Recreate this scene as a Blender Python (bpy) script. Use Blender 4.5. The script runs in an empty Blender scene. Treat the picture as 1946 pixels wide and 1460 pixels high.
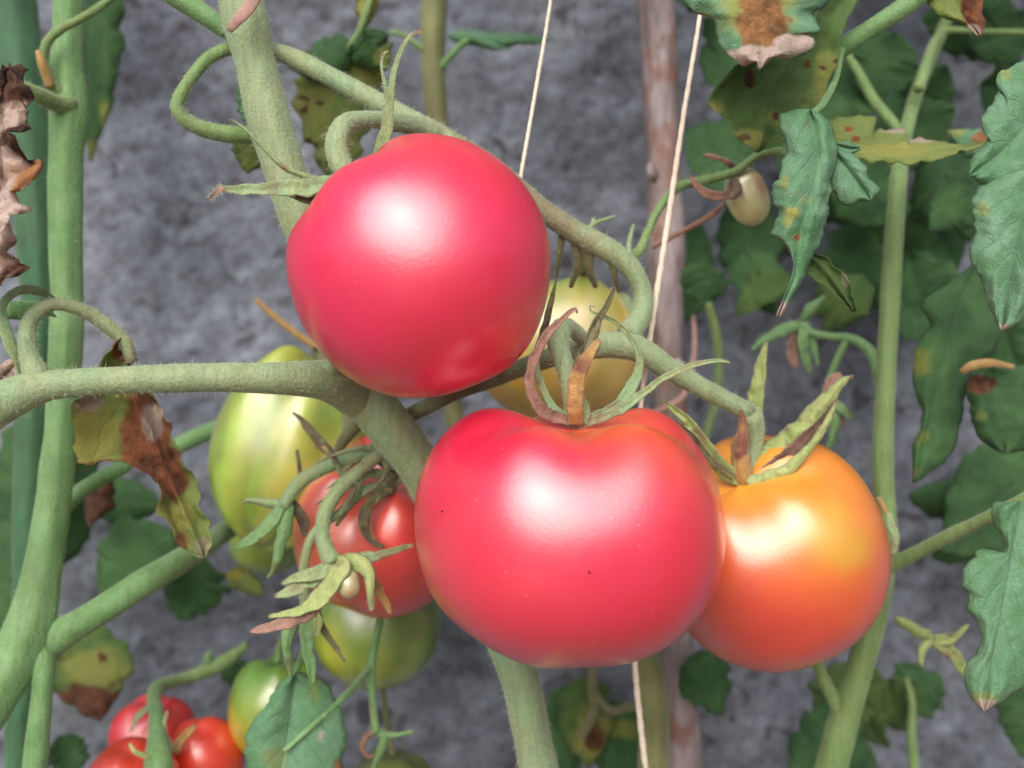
import bpy, math, random
import numpy as np
from mathutils import Vector, Matrix

random.seed(7)
rng = np.random.default_rng(7)
R = math.radians
scene = bpy.context.scene
COL = scene.collection

# ------------------------------------------------------------------ camera
ZC = 1.0                      # camera height above the soil
cam_d = bpy.data.cameras.new("camera")
cam = bpy.data.objects.new("camera", cam_d)
COL.objects.link(cam)
cam.location = (0, 0, ZC)
cam.rotation_euler = (R(90), 0, 0)
cam_d.sensor_width = 36
cam_d.lens = 36
cam_d.clip_start = 0.01
cam_d.clip_end = 500
cam_d.dof.use_dof = True
cam_d.dof.focus_distance = 0.303
cam_d.dof.aperture_fstop = 7.5
scene.camera = cam

# ------------------------------------------------------------------ light
SUN_EL, SUN_AZ = R(37), R(191)          # behind the photographer, a little to the left
world = bpy.data.worlds.new("World")
scene.world = world
world.use_nodes = True
wn = world.node_tree.nodes
sky = wn.new("ShaderNodeTexSky")
sky.sky_type = 'NISHITA'
sky.sun_disc = False
sky.sun_elevation = SUN_EL
sky.sun_rotation = SUN_AZ
sky.air_density = 1.0
sky.dust_density = 6.0
sky.ozone_density = 1.0
wn["Background"].inputs[1].default_value = 0.065
world.node_tree.links.new(sky.outputs[0], wn["Background"].inputs[0])
sun_d = bpy.data.lights.new("sun", 'SUN')
sun_d.energy = 1.5
sun_d.angle = R(72)
sun_d.color = (1.0, 0.965, 0.945)
sun = bpy.data.objects.new("sun", sun_d)
COL.objects.link(sun)
to_sun = Vector((math.sin(SUN_AZ) * math.cos(SUN_EL), math.cos(SUN_AZ) * math.cos(SUN_EL), math.sin(SUN_EL)))
sun.rotation_euler = (-to_sun).to_track_quat('-Z', 'Y').to_euler()
sun.location = (0, -2, 3)
vs = scene.view_settings
vs.view_transform = 'Standard'
vs.look = 'None'
vs.exposure = 0.98
vs.gamma = 1.0
scene.cycles.use_denoising = True
scene.cycles.max_bounces = 8

# ------------------------------------------------------------------ helpers
F = 1946.0


def P(px, py, d):
    return np.array([(px - 973.0) / F * d, d, ZC - (py - 730.0) / F * d])


def lin(h):
    h = h.lstrip('#')
    c = [int(h[i:i + 2], 16) / 255 for i in (0, 2, 4)]
    return tuple(x / 12.92 if x <= .04045 else ((x + .055) / 1.055) ** 2.4 for x in c)


def vnoise(p, seed=0):
    """value noise in [-1,1] on an (N,3) array"""
    p = np.asarray(p, float)
    i = np.floor(p).astype(np.int64)
    f = p - i
    f = f * f * (3 - 2 * f)

    def h(a):
        n = (a[:, 0] * 374761393 + a[:, 1] * 668265263 + a[:, 2] * 2147483647 + seed * 974711) & 0xffffffff
        n = ((n ^ (n >> 13)) * 1274126177) & 0xffffffff
        n = ((n ^ (n >> 16)) * 2246822519) & 0xffffffff
        return ((n ^ (n >> 15)) & 0xffff) / 32767.5 - 1
    r = 0
    for dx in (0, 1):
        for dy in (0, 1):
            for dz in (0, 1):
                w = (f[:, 0] if dx else 1 - f[:, 0]) * (f[:, 1] if dy else 1 - f[:, 1]) * (f[:, 2] if dz else 1 - f[:, 2])
                r = r + w * h(i + np.array([dx, dy, dz]))
    return r


def fbm(p, oct=3, seed=0):
    p = np.asarray(p, float)
    r, a = 0, 1.0
    for o in range(oct):
        r = r + a * vnoise(p * 2 ** o + o * 17.3, seed + o)
        a *= .5
    return r


def catmull(pts, n):
    """resample control points (K,C) with a centripetal-ish Catmull-Rom curve"""
    pts = np.asarray(pts, float)
    if len(pts) == 2:
        t = np.linspace(0, 1, n)[:, None]
        return pts[0] * (1 - t) + pts[1] * t
    seg = np.linalg.norm(np.diff(pts[:, :3], axis=0), axis=1)
    s = np.concatenate([[0], np.cumsum(np.maximum(seg, 1e-9))])
    q = np.linspace(0, s[-1], n)
    k = np.clip(np.searchsorted(s, q, side='right') - 1, 0, len(pts) - 2)
    m = np.zeros_like(pts)
    m[1:-1] = (pts[2:] - pts[:-2]) / (s[2:] - s[:-2])[:, None]
    m[0] = (pts[1] - pts[0]) / (s[1] - s[0])
    m[-1] = (pts[-1] - pts[-2]) / (s[-1] - s[-2])
    h = (s[k + 1] - s[k])[:, None]
    t = ((q - s[k])[:, None]) / h
    return ((2 * t**3 - 3 * t**2 + 1) * pts[k] + (t**3 - 2 * t**2 + t) * h * m[k]
            + (-2 * t**3 + 3 * t**2) * pts[k + 1] + (t**3 - t**2) * h * m[k + 1])


def tag(o, label=None, cat=None, group=None, kind=None):
    if label: o['label'] = label
    if cat: o['category'] = cat
    if group: o['group'] = group
    if kind: o['kind'] = kind
    return o


ORIGIN = {}


def thing(name, loc, label, cat, group=None):
    o = bpy.data.objects.new(name, None)
    o.empty_display_size = .02
    COL.objects.link(o)
    o.location = loc
    ORIGIN[o.name] = np.array(loc, float)
    return tag(o, label, cat, group)


def mesh_obj(name, v, f, mat, parent=None, origin=None, smooth=True, attrs=None, uv=None):
    v = np.asarray(v, float)
    if parent is not None:
        org = ORIGIN[parent.name]
    else:
        org = np.array(origin if origin is not None else (0, 0, 0), float)
    me = bpy.data.meshes.new(name)
    me.from_pydata((v - org).tolist(), [], [tuple(int(i) for i in q) for q in f])
    if smooth:
        me.polygons.foreach_set('use_smooth', [True] * len(me.polygons))
    for an, av in (attrs or {}).items():
        av = np.asarray(av, np.float32)
        if av.ndim == 1:
            a = me.attributes.new(an, 'FLOAT', 'POINT')
            a.data.foreach_set('value', av)
        else:
            a = me.attributes.new(an, 'FLOAT_COLOR', 'POINT')
            a.data.foreach_set('color', np.concatenate([av, np.ones((len(av), 1), np.float32)], 1).ravel())
    me.materials.append(mat)
    me.update()
    o = bpy.data.objects.new(name, me)
    COL.objects.link(o)
    if parent is not None:
        o.parent = parent
    else:
        o.location = org
    ORIGIN[o.name] = org
    return o


# ------------------------------------------------------------------ materials
def newmat(name):
    m = bpy.data.materials.new(name)
    m.use_nodes = True
    nt = m.node_tree
    b = nt.nodes["Principled BSDF"]
    return m, nt, b


def node(nt, typ, **kw):
    n = nt.nodes.new(typ)
    for k, v in kw.items():
        setattr(n, k, v)
    return n


def noise_tex(nt, scale, detail=3, rough=.55, coord='Object', dist=0):
    tc = node(nt, 'ShaderNodeTexCoord')
    n = node(nt, 'ShaderNodeTexNoise')
    n.inputs['Scale'].default_value = scale
    n.inputs['Detail'].default_value = detail
    n.inputs['Roughness'].default_value = rough
    n.inputs['Distortion'].default_value = dist
    nt.links.new(tc.outputs[coord], n.inputs['Vector'])
    return n


def ramp(nt, src, stops):
    r = node(nt, 'ShaderNodeValToRGB')
    e = r.color_ramp.elements
    while len(e) < len(stops):
        e.new(.5)
    for i, (p, c) in enumerate(stops):
        e[i].position = p
        e[i].color = (*c, 1) if len(c) == 3 else c
    nt.links.new(src, r.inputs[0])
    return r


def mixc(nt, fac, a, b, mode='MIX'):
    m = node(nt, 'ShaderNodeMix', data_type='RGBA', blend_type=mode)
    for sock, val in ((m.inputs[0], fac), (m.inputs[6], a), (m.inputs[7], b)):
        if hasattr(val, 'is_output'):
            nt.links.new(val, sock)
        elif isinstance(val, (int, float)):
            sock.default_value = val
        else:
            sock.default_value = (*val, 1)
    return m.outputs[2]


def math_n(nt, op, a, b=None, c=None, clamp=False):
    m = node(nt, 'ShaderNodeMath', operation=op, use_clamp=clamp)
    for i, v in enumerate((a, b, c)):
        if v is None: continue
        if hasattr(v, 'is_output'):
            nt.links.new(v, m.inputs[i])
        else:
            m.inputs[i].default_value = v
    return m.outputs[0]


def attr(nt, name):
    a = node(nt, 'ShaderNodeAttribute')
    a.attribute_name = name
    return a


def bump(nt, b, h, strength, dist):
    n = node(nt, 'ShaderNodeBump')
    n.inputs['Strength'].default_value = strength
    n.inputs['Distance'].default_value = dist
    nt.links.new(h, n.inputs['Height'])
    nt.links.new(n.outputs[0], b.inputs['Normal'])
    return n


def mat_tomato():
    m, nt, b = newmat("tomato_skin")
    col = attr(nt, 'col').outputs['Color']
    n1 = noise_tex(nt, 55, 4, .6)
    c = mixc(nt, math_n(nt, 'MULTIPLY', n1.outputs[0], .22), col, (0.95, .42, .30), 'MULTIPLY')
    # fine pale speckles in the skin
    tc = node(nt, 'ShaderNodeTexCoord')
    vo = node(nt, 'ShaderNodeTexVoronoi')
    vo.inputs['Scale'].default_value = 420
    nt.links.new(tc.outputs['Object'], vo.inputs['Vector'])
    sp = ramp(nt, vo.outputs['Distance'], [(0.0, (1, 1, 1)), (0.13, (0, 0, 0))])
    nz = noise_tex(nt, 60, 2)
    msk = ramp(nt, nz.outputs[0], [(0.5, (0, 0, 0)), (0.68, (1, 1, 1))])
    k = math_n(nt, 'MULTIPLY', sp.outputs[0], msk.outputs[0])
    k = math_n(nt, 'MULTIPLY', k, .6)
    c = mixc(nt, k, c, (1.0, .75, .6))
    v2 = node(nt, 'ShaderNodeTexVoronoi')
    v2.inputs['Scale'].default_value = 85
    nt.links.new(tc.outputs['Object'], v2.inputs['Vector'])
    s2 = ramp(nt, v2.outputs['Distance'], [(0.0, (1, 1, 1)), (0.035, (0, 0, 0))])
    c = mixc(nt, math_n(nt, 'MULTIPLY', s2.outputs[0], .75), c, (.95, .62, .45))
    nt.links.new(c, b.inputs['Base Color'])
    b.inputs['Subsurface Weight'].default_value = .18
    b.inputs['Subsurface Radius'].default_value = (1.0, .25, .15)
    b.inputs['Subsurface Scale'].default_value = .004
    nr = noise_tex(nt, 70, 3)
    rr = ramp(nt, nr.outputs[0], [(0.3, (.33,) * 3), (0.7, (.42,) * 3)])
    nt.links.new(rr.outputs[0], b.inputs['Roughness'])
    b.inputs['Specular IOR Level'].default_value = 1.0
    b.inputs['IOR'].default_value = 1.68
    b.inputs['Coat Weight'].default_value = .7
    b.inputs['Coat Roughness'].default_value = .25
    nb = noise_tex(nt, 900, 2)
    bump(nt, b, nb.outputs[0], .12, .0006)
    return m


def mat_stem(name, c1, c2, c3, rough=.6, scale=60):
    """fuzzy stem: two greens mottled, purple-brown streaks"""
    m, nt, b = newmat(name)
    n1 = noise_tex(nt, scale, 4, .6)
    a = mixc(nt, ramp(nt, n1.outputs[0], [(.35, (0, 0, 0)), (.65, (1, 1, 1))]).outputs[0], c1, c2)
    n2 = noise_tex(nt, scale * .45, 3, .6, dist=.6)
    k = math_n(nt, 'MULTIPLY', ramp(nt, n2.outputs[0], [(.5, (0, 0, 0)), (.74, (1, 1, 1))]).outputs[0], .8)
    br = attr(nt, 'brown').outputs['Fac']
    k = math_n(nt, 'MAXIMUM', math_n(nt, 'MULTIPLY', k, .45), br)
    a = mixc(nt, k, a, c3)
    n3 = noise_tex(nt, 1100, 3, .7)
    a = mixc(nt, .38, a, ramp(nt, n3.outputs[0], [(.32, (.45,) * 3), (.5, (.85,) * 3), (.72, (1.25,) * 3)]).outputs[0], 'MULTIPLY')
    # faint lengthwise streaks
    tc = node(nt, 'ShaderNodeTexCoord')
    mp = node(nt, 'ShaderNodeMapping')
    mp.inputs['Scale'].default_value = (1, 1, .12)
    nt.links.new(tc.outputs['Object'], mp.inputs[0])
    n5 = node(nt, 'ShaderNodeTexNoise')
    n5.inputs['Scale'].default_value = 420
    n5.inputs['Detail'].default_value = 3
    nt.links.new(mp.outputs[0], n5.inputs['Vector'])
    a = mixc(nt, .4, a, ramp(nt, n5.outputs[0], [(.32, (.55, .5, .42)), (.55, (1, 1, 1))]).outputs[0], 'MULTIPLY')
    nt.links.new(a, b.inputs['Base Color'])
    b.inputs['Roughness'].default_value = rough
    b.inputs['Sheen Weight'].default_value = .35
    b.inputs['Sheen Roughness'].default_value = .4
    b.inputs['Sheen Tint'].default_value = (.85, .95, .8, 1)
    b.inputs['Subsurface Weight'].default_value = .12
    b.inputs['Subsurface Scale'].default_value = .002
    b.inputs['Subsurface Radius'].default_value = (.6, 1, .4)
    bump(nt, b, math_n(nt, 'ADD', n3.outputs[0], n5.outputs[0]), .7, .0007)
    return m


def mat_leaf(name, c1, c2, yellow, brown, spec=.45, trans=.3, rough=.52):
    m, nt, b = newmat(name)
    n1 = noise_tex(nt, 70, 4, .6)
    a = mixc(nt, ramp(nt, n1.outputs[0], [(.35, (0, 0, 0)), (.68, (1, 1, 1))]).outputs[0], c1, c2)
    # veins from the leaf's own (u, v)
    u = attr(nt, 'lu').outputs['Fac']
    v = math_n(nt, 'ABSOLUTE', attr(nt, 'lv').outputs['Fac'])
    w = math_n(nt, 'SUBTRACT', math_n(nt, 'MULTIPLY', u, 5.5), math_n(nt, 'MULTIPLY', v, 1.8))
    fr = math_n(nt, 'PINGPONG', w, .5)
    vein = ramp(nt, fr, [(0.0, (1, 1, 1)), (0.06, (0, 0, 0))]).outputs[0]
    mid = ramp(nt, v, [(0.0, (1, 1, 1)), (0.05, (0, 0, 0))]).outputs[0]
    vv = math_n(nt, 'MAXIMUM', math_n(nt, 'MULTIPLY', vein, .55), mid)
    a = mixc(nt, math_n(nt, 'MULTIPLY', vv, .32), a, (.06, .15, .06))
    ny = noise_tex(nt, 260, 3, .65)
    yk = attr(nt, 'yellow').outputs['Fac']
    yk = math_n(nt, 'SUBTRACT', math_n(nt, 'ADD', yk, math_n(nt, 'MULTIPLY', ny.outputs[0], .8)), .4, clamp=True)
    yk = math_n(nt, 'MULTIPLY', yk, math_n(nt, 'GREATER_THAN', attr(nt, 'yellow').outputs['Fac'], .01))
    a = mixc(nt, yk, a, yellow)
    bk = attr(nt, 'brown').outputs['Fac']
    b2 = math_n(nt, 'SUBTRACT', math_n(nt, 'MULTIPLY', math_n(nt, 'ADD', bk, math_n(nt, 'MULTIPLY', ny.outputs[0], .7)), 2.2), 1.3, clamp=True)
    b2 = math_n(nt, 'MULTIPLY', b2, math_n(nt, 'GREATER_THAN', bk, .01))
    nb = noise_tex(nt, 160, 4, .7)
    bc = mixc(nt, ramp(nt, nb.outputs[0], [(.36, (0, 0, 0)), (.62, (1, 1, 1))]).outputs[0],
              tuple(x * .30 for x in brown), brown)
    a = mixc(nt, b2, a, bc)
    pk = attr(nt, 'pale').outputs['Fac']
    p2 = math_n(nt, 'SUBTRACT', math_n(nt, 'MULTIPLY', math_n(nt, 'ADD', pk, math_n(nt, 'MULTIPLY', nb.outputs[0], .6)), 2.0), 1.1, clamp=True)
    p2 = math_n(nt, 'MULTIPLY', p2, math_n(nt, 'GREATER_THAN', pk, .01))
    a = mixc(nt, p2, a, mixc(nt, ny.outputs[0], (.42, .30, .27), (.62, .52, .46)))
    nt.links.new(a, b.inputs['Base Color'])
    nt.links.new(math_n(nt, 'ADD', rough, math_n(nt, 'MULTIPLY', math_n(nt, 'MAXIMUM', b2, p2), .35)), b.inputs['Roughness'])
    b.inputs['Specular IOR Level'].default_value = spec
    b.inputs['Sheen Weight'].default_value = .08
    tcv = node(nt, 'ShaderNodeTexCoord')
    vor = node(nt, 'ShaderNodeTexVoronoi', feature='DISTANCE_TO_EDGE')
    vor.inputs['Scale'].default_value = 380
    nzv = noise_tex(nt, 300, 2)
    nt.links.new(mixc(nt, .02, tcv.outputs['Object'], nzv.outputs['Color']), vor.inputs['Vector'])
    cell = ramp(nt, vor.outputs['Distance'], [(0.0, (0, 0, 0)), (.25, (1, 1, 1))]).outputs[0]
    hb = math_n(nt, 'SUBTRACT', math_n(nt, 'ADD', math_n(nt, 'MULTIPLY', ny.outputs[0], .8), math_n(nt, 'MULTIPLY', cell, .4)), math_n(nt, 'MULTIPLY', vv, .9))
    bump(nt, b, hb, .55, .0009)
    tr = node(nt, 'ShaderNodeBsdfTranslucent')
    nt.links.new(mixc(nt, .5, a, (.25, .45, .05), 'MIX'), tr.inputs[0])
    mx = node(nt, 'ShaderNodeMixShader')
    mx.inputs[0].default_value = trans
    nt.links.new(b.outputs[0], mx.inputs[1])
    nt.links.new(tr.outputs[0], mx.inputs[2])
    nt.links.new(mx.outputs[0], nt.nodes['Material Output'].inputs[0])
    return m


def mat_simple(name, c, rough=.7, sheen=0, spec=.3, var=.35, scale=200, trans=0):
    m, nt, b = newmat(name)
    n = noise_tex(nt, scale, 4, .65)
    a = mixc(nt, ramp(nt, n.outputs[0], [(.3, (0, 0, 0)), (.7, (1, 1, 1))]).outputs[0], tuple(x * (1 - var) for x in c), c)
    nt.links.new(a, b.inputs['Base Color'])
    b.inputs['Roughness'].default_value = rough
    b.inputs['Sheen Weight'].default_value = sheen
    b.inputs['Specular IOR Level'].default_value = spec
    bump(nt, b, n.outputs[0], .4, .0006)
    if trans:
        tr = node(nt, 'ShaderNodeBsdfTranslucent')
        nt.links.new(a, tr.inputs[0])
        mx = node(nt, 'ShaderNodeMixShader')
        mx.inputs[0].default_value = trans
        nt.links.new(b.outputs[0], mx.inputs[1])
        nt.links.new(tr.outputs[0], mx.inputs[2])
        nt.links.new(mx.outputs[0], nt.nodes['Material Output'].inputs[0])
    return m


def mat_wall():
    m, nt, b = newmat("rough_concrete")
    n1 = noise_tex(nt, 14, 5, .6)
    a = ramp(nt, n1.outputs[0], [(.30, lin('565b65')), (.5, lin('717884')), (.70, lin('888f9c'))]).outputs[0]
    n2 = noise_tex(nt, 110, 5, .65)
    a = mixc(nt, .75, a, ramp(nt, n2.outputs[0], [(.30, (.5, .49, .5)), (.5, (.88,) * 3), (.70, (1.2, 1.2, 1.22))]).outputs[0], 'MULTIPLY')
    n6 = noise_tex(nt, 48, 5, .65, dist=.5)
    a = mixc(nt, .8, a, ramp(nt, n6.outputs[0], [(.36, (.72, .71, .72)), (.5, (.97, .97, .97)), (.64, (1.18, 1.18, 1.2))]).outputs[0], 'MULTIPLY')
    n7 = noise_tex(nt, 260, 4, .7)
    a = mixc(nt, .7, a, ramp(nt, n7.outputs[0], [(.34, (.62, .61, .63)), (.5, (1, 1, 1)), (.68, (1.25, 1.25, 1.27))]).outputs[0], 'MULTIPLY')
    # small dark pits and grime
    n3 = noise_tex(nt, 70, 3, .5, dist=.8)
    a = mixc(nt, ramp(nt, n3.outputs[0], [(.58, (0, 0, 0)), (.68, (.9, .9, .9))]).outputs[0], a, lin('45434a'))
    # greenish algae hints
    n4 = noise_tex(nt, 5, 4, .6)
    a = mixc(nt, math_n(nt, 'MULTIPLY', ramp(nt, n4.outputs[0], [(.5, (0, 0, 0)), (.75, (1, 1, 1))]).outputs[0], .35), a, lin('5d6862'))
    nt.links.new(a, b.inputs['Base Color'])
    b.inputs['Roughness'].default_value = .88
    b.inputs['Specular IOR Level'].default_value = .25
    bump(nt, b, n2.outputs[0], .45, .0016)
    return m


def mat_ground():
    m, nt, b = newmat("garden_soil")
    n1 = noise_tex(nt, 9, 6, .7)
    nt.links.new(ramp(nt, n1.outputs[0], [(.3, lin('564c42')), (.55, lin('7d7264')), (.75, lin('80806c'))]).outputs[0], b.inputs['Base Color'])
    b.inputs['Roughness'].default_value = .95
    bump(nt, b, n1.outputs[0], .8, .03)
    return m


def mat_stake():
    m, nt, b = newmat("weathered_stick")
    tc = node(nt, 'ShaderNodeTexCoord')
    mp = node(nt, 'ShaderNodeMapping')
    mp.inputs['Scale'].default_value = (1, 1, .22)
    nt.links.new(tc.outputs['Object'], mp.inputs[0])
    def ns(s, d, dist=0):
        n = node(nt, 'ShaderNodeTexNoise')
        n.inputs['Scale'].default_value = s
        n.inputs['Detail'].default_value = d
        n.inputs['Distortion'].default_value = dist
        nt.links.new(mp.outputs[0], n.inputs['Vector'])
        return n
    n1 = ns(130, 4, .4)
    a = ramp(nt, n1.outputs[0], [(.32, lin('746868')), (.5, lin('978a8c')), (.68, lin('b0a6aa'))]).outputs[0]
    n2 = noise_tex(nt, 55, 3, .6)
    a = mixc(nt, ramp(nt, n2.outputs[0], [(.52, (0, 0, 0)), (.66, (.85, .85, .85))]).outputs[0], a, lin('8f675b'))
    n3 = ns(420, 3)
    a = mixc(nt, .5, a, ramp(nt, n3.outputs[0], [(.35, (.45,) * 3), (.65, (1, 1, 1))]).outputs[0], 'MULTIPLY')
    nt.links.new(a, b.inputs['Base Color'])
    b.inputs['Roughness'].default_value = .8
    bump(nt, b, n3.outputs[0], .6, .001)
    return m


M = dict(
    tomato=mat_tomato(),
    wall=mat_wall(),
    ground=mat_ground(),
    stake=mat_stake(),
    stem=mat_stem("fuzzy_stem", lin('98a67e'), lin('85a27c'), lin('80705a')),
    stem_green=mat_stem("green_stem", lin('628f56'), lin('7aa36e'), lin('5f6a3c')),
    stem_deep=mat_stem("deep_green_stem", lin('2f5d40'), lin('3f6f4c'), lin('40552f')),
    stem_olive=mat_stem("olive_brown_stem", lin('6b7046'), lin('83875a'), lin('6d5d46')),
    stem_back=mat_stem("olive_stem", lin('6b8c52'), lin('7d9a62'), lin('77734c')),
    sepal=mat_stem("sepal_green", lin('90a06e'), lin('86a77e'), lin('7d5a48')),
    sepal_lime=mat_stem("sepal_lime", lin('93a862'), lin('a5b377'), lin('75554d')),
    sepal_ochre=mat_stem("sepal_ochre", lin('b08a50'), lin('a58a58'), lin('7a4c40')),
    sepal_dry=mat_stem("sepal_dry", lin('8f6a5c'), lin('a88478'), lin('5e463e')),
    sepal_dark=mat_stem("sepal_dark", lin('6d6c48'), lin('7a7a58'), lin('4d3b2f')),
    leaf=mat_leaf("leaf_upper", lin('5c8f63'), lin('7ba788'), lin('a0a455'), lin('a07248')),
    leaf_dark=mat_leaf("leaf_dark_shaded", lin('365c38'), lin('527c4c'), lin('8a9348'), lin('7a5038'), spec=.3),  # dark green, deepened so the background leaves' shade sits in the colour
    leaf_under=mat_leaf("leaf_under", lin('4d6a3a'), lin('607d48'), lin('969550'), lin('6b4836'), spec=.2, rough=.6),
    leaf_olive=mat_leaf("leaf_olive", lin('7d9050'), lin('8a9a58'), lin('b2aa58'), lin('9a6246'), spec=.25, rough=.6),
    dead=mat_leaf("leaf_dead", lin('9b7d6c'), lin('b9a79c'), lin('9c6a40'), lin('5c3f32'), spec=.2, trans=.12, rough=.8),
    hair=mat_simple("plant_hair", (.75, .8, .66), .5, var=.1, trans=.4),
    twine=mat_simple("twine_fibre", lin('efe2d2'), .8, var=.25, scale=900),
    dry=mat_simple("dry_tendril", lin('b08f86'), .8, var=.35),
    blemish=mat_simple("dark_blemish", lin('2a1a18'), .8),
    scab=mat_simple("pale_scab", lin('e8b48c'), .7),
)


# ------------------------------------------------------------------ builders
def tube(name, pts, mat, parent, seg=14, step=None, flat=1.0, twist=0.0, cup=0.0, rough=.04, ridge=0.0,
         hairs=0, hair_len=.0012, hair_span=(0, 1), brown=None, seed=0, world_pts=False, label=None, cap=320):
    """tapered stem, petiole, sepal or tendril along (px, py, depth, radius_px) control points"""
    if world_pts:
        W = np.array(pts, float)
    else:
        W = np.array([[*P(a, b, d), r / F * d] for a, b, d, r in pts])
    L = np.linalg.norm(np.diff(W[:, :3], axis=0), axis=1).sum()
    rmean = max(W[:, 3].mean(), 1e-4)
    n = int(np.clip(L / (step or rmean * .8), 8, cap))
    C = catmull(W, n)
    c, r = C[:, :3], np.maximum(C[:, 3], 5e-5)
    if flat == 1.0:
        sl = np.linspace(0, L, n)
        r = r * (1 + .055 * fbm(np.stack([sl / .014, sl * 0 + seed * 1.7, sl * 0], 1), 2, seed + 6))
    T = np.gradient(c, axis=0)
    T /= np.linalg.norm(T, axis=1)[:, None] + 1e-12
    if flat < 1:
        S = np.cross(T, np.array([0, 1.0, 0]))
        S /= np.linalg.norm(S, axis=1)[:, None] + 1e-9
        N = np.cross(S, T)
    else:
        N = np.zeros_like(T)
        a = np.array([0, 1.0, 0]) if abs(T[0, 1]) < .8 else np.array([1.0, 0, 0])
        for i in range(n):
            a = a - T[i] * np.dot(a, T[i])
            a /= np.linalg.norm(a)
            N[i] = a
        S = np.cross(T, N)
    if twist:
        an = np.linspace(0, twist, n)[:, None]
        S, N = S * np.cos(an) + N * np.sin(an), N * np.cos(an) - S * np.sin(an)
    ang = np.linspace(0, 2 * np.pi, seg, endpoint=False)
    ca, sa = np.cos(ang), np.sin(ang)
    V = np.zeros((n, seg, 3))
    for j in range(seg):
        rr = r * (1 + ridge * math.cos(5 * ang[j]))
        V[:, j] = c + S * (rr * ca[j])[:, None] + N * (rr * sa[j] * flat + cup * r * (ca[j] ** 2 - .3))[:, None]
    fl = V.reshape(-1, 3)
    if rough:
        nz = fbm(fl / (rmean * 2.2) + seed * 3.1, 2, seed)
        out = fl - np.repeat(c, seg, 0)
        fl = fl + out * (nz * rough)[:, None]
        if flat < 1:
            fl = fl + np.repeat(N, seg, 0) * (fbm(np.repeat(c, seg, 0) / (rmean * 3) + 5 + seed, 2, seed) * np.repeat(r, seg) * .35)[:, None]
    faces = []
    for i in range(n - 1):
        for j in range(seg):
            k = (j + 1) % seg
            faces.append((i * seg + j, i * seg + k, (i + 1) * seg + k, (i + 1) * seg + j))
    V2 = np.concatenate([fl, c[:1], c[-1:]])
    a0, a1 = n * seg, n * seg + 1
    for j in range(seg):
        k = (j + 1) % seg
        faces.append((a0, k, j))
        faces.append((a1, (n - 1) * seg + j, (n - 1) * seg + k))
    bw = np.zeros(len(V2))
    if brown is not None:           # list of (start fraction, end fraction, strength)
        t = np.concatenate([np.repeat(np.linspace(0, 1, n), seg), [0, 1]])
        nz = fbm(V2 / .004, 2, seed + 3) * .25
        for (s0, s1, k) in brown:
            w = np.clip((t + nz * .25 - s0) / .08, 0, 1) * np.clip((s1 - t - nz * .25) / .08, 0, 1)
            bw = np.maximum(bw, w * np.clip(k + nz, 0, 1))
    o = mesh_obj(name, V2, faces, mat, parent, attrs={'brown': bw})
    if label: o['label'] = label
    if hairs:
        nh = int(hairs)
        ii = rng.integers(int(hair_span[0] * (n - 1)), max(int(hair_span[1] * (n - 1)), 1), nh)
        jj = rng.integers(0, seg, nh)
        base = fl.reshape(n, seg, 3)[ii, jj]
        nxt = fl.reshape(n, seg, 3)[np.minimum(ii + 1, n - 1), jj]
        base = base + (nxt - base) * rng.random((nh, 1))
        nr = base - c[ii]
        nr /= np.linalg.norm(nr, axis=1)[:, None] + 1e-9
        d = nr + rng.normal(0, .35, (nh, 3)) + T[ii] * rng.normal(0, .3, (nh, 1))
        d /= np.linalg.norm(d, axis=1)[:, None]
        ln = hair_len * rng.gamma(2.2, .35, nh).clip(.25, 2.0)[:, None]
        sd = np.cross(d, rng.normal(size=(nh, 3)))
        sd /= np.linalg.norm(sd, axis=1)[:, None] + 1e-9
        wv = 4.0e-5
        A = base - nr * 5e-5 - sd * wv
        B = base - nr * 5e-5 + sd * wv
        mid = base + d * ln * .55
        tip = base + d * ln + rng.normal(0, .12, (nh, 3)) * ln
        HV = np.stack([A, B, mid + sd * wv * .7, mid - sd * wv * .7, tip], 1).reshape(-1, 3)
        HF = []
        for q in range(nh):
            b0 = q * 5
            HF.append((b0, b0 + 1, b0 + 2, b0 + 3))
            HF.append((b0 + 3, b0 + 2, b0 + 4))
        h = mesh_obj('hair', HV, HF, M['hair'], o, smooth=False)
        h['kind'] = 'stuff'
    return o


def resample_poly(pts, n, smooth=True):
    pts = np.asarray(pts, float)
    if smooth:
        return catmull(pts, n)
    s = np.concatenate([[0], np.cumsum(np.linalg.norm(np.diff(pts[:, :2], axis=0), axis=1))])
    q = np.linspace(0, s[-1], n)
    return np.stack([np.interp(q, s, pts[:, k]) for k in range(pts.shape[1])], 1)


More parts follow.
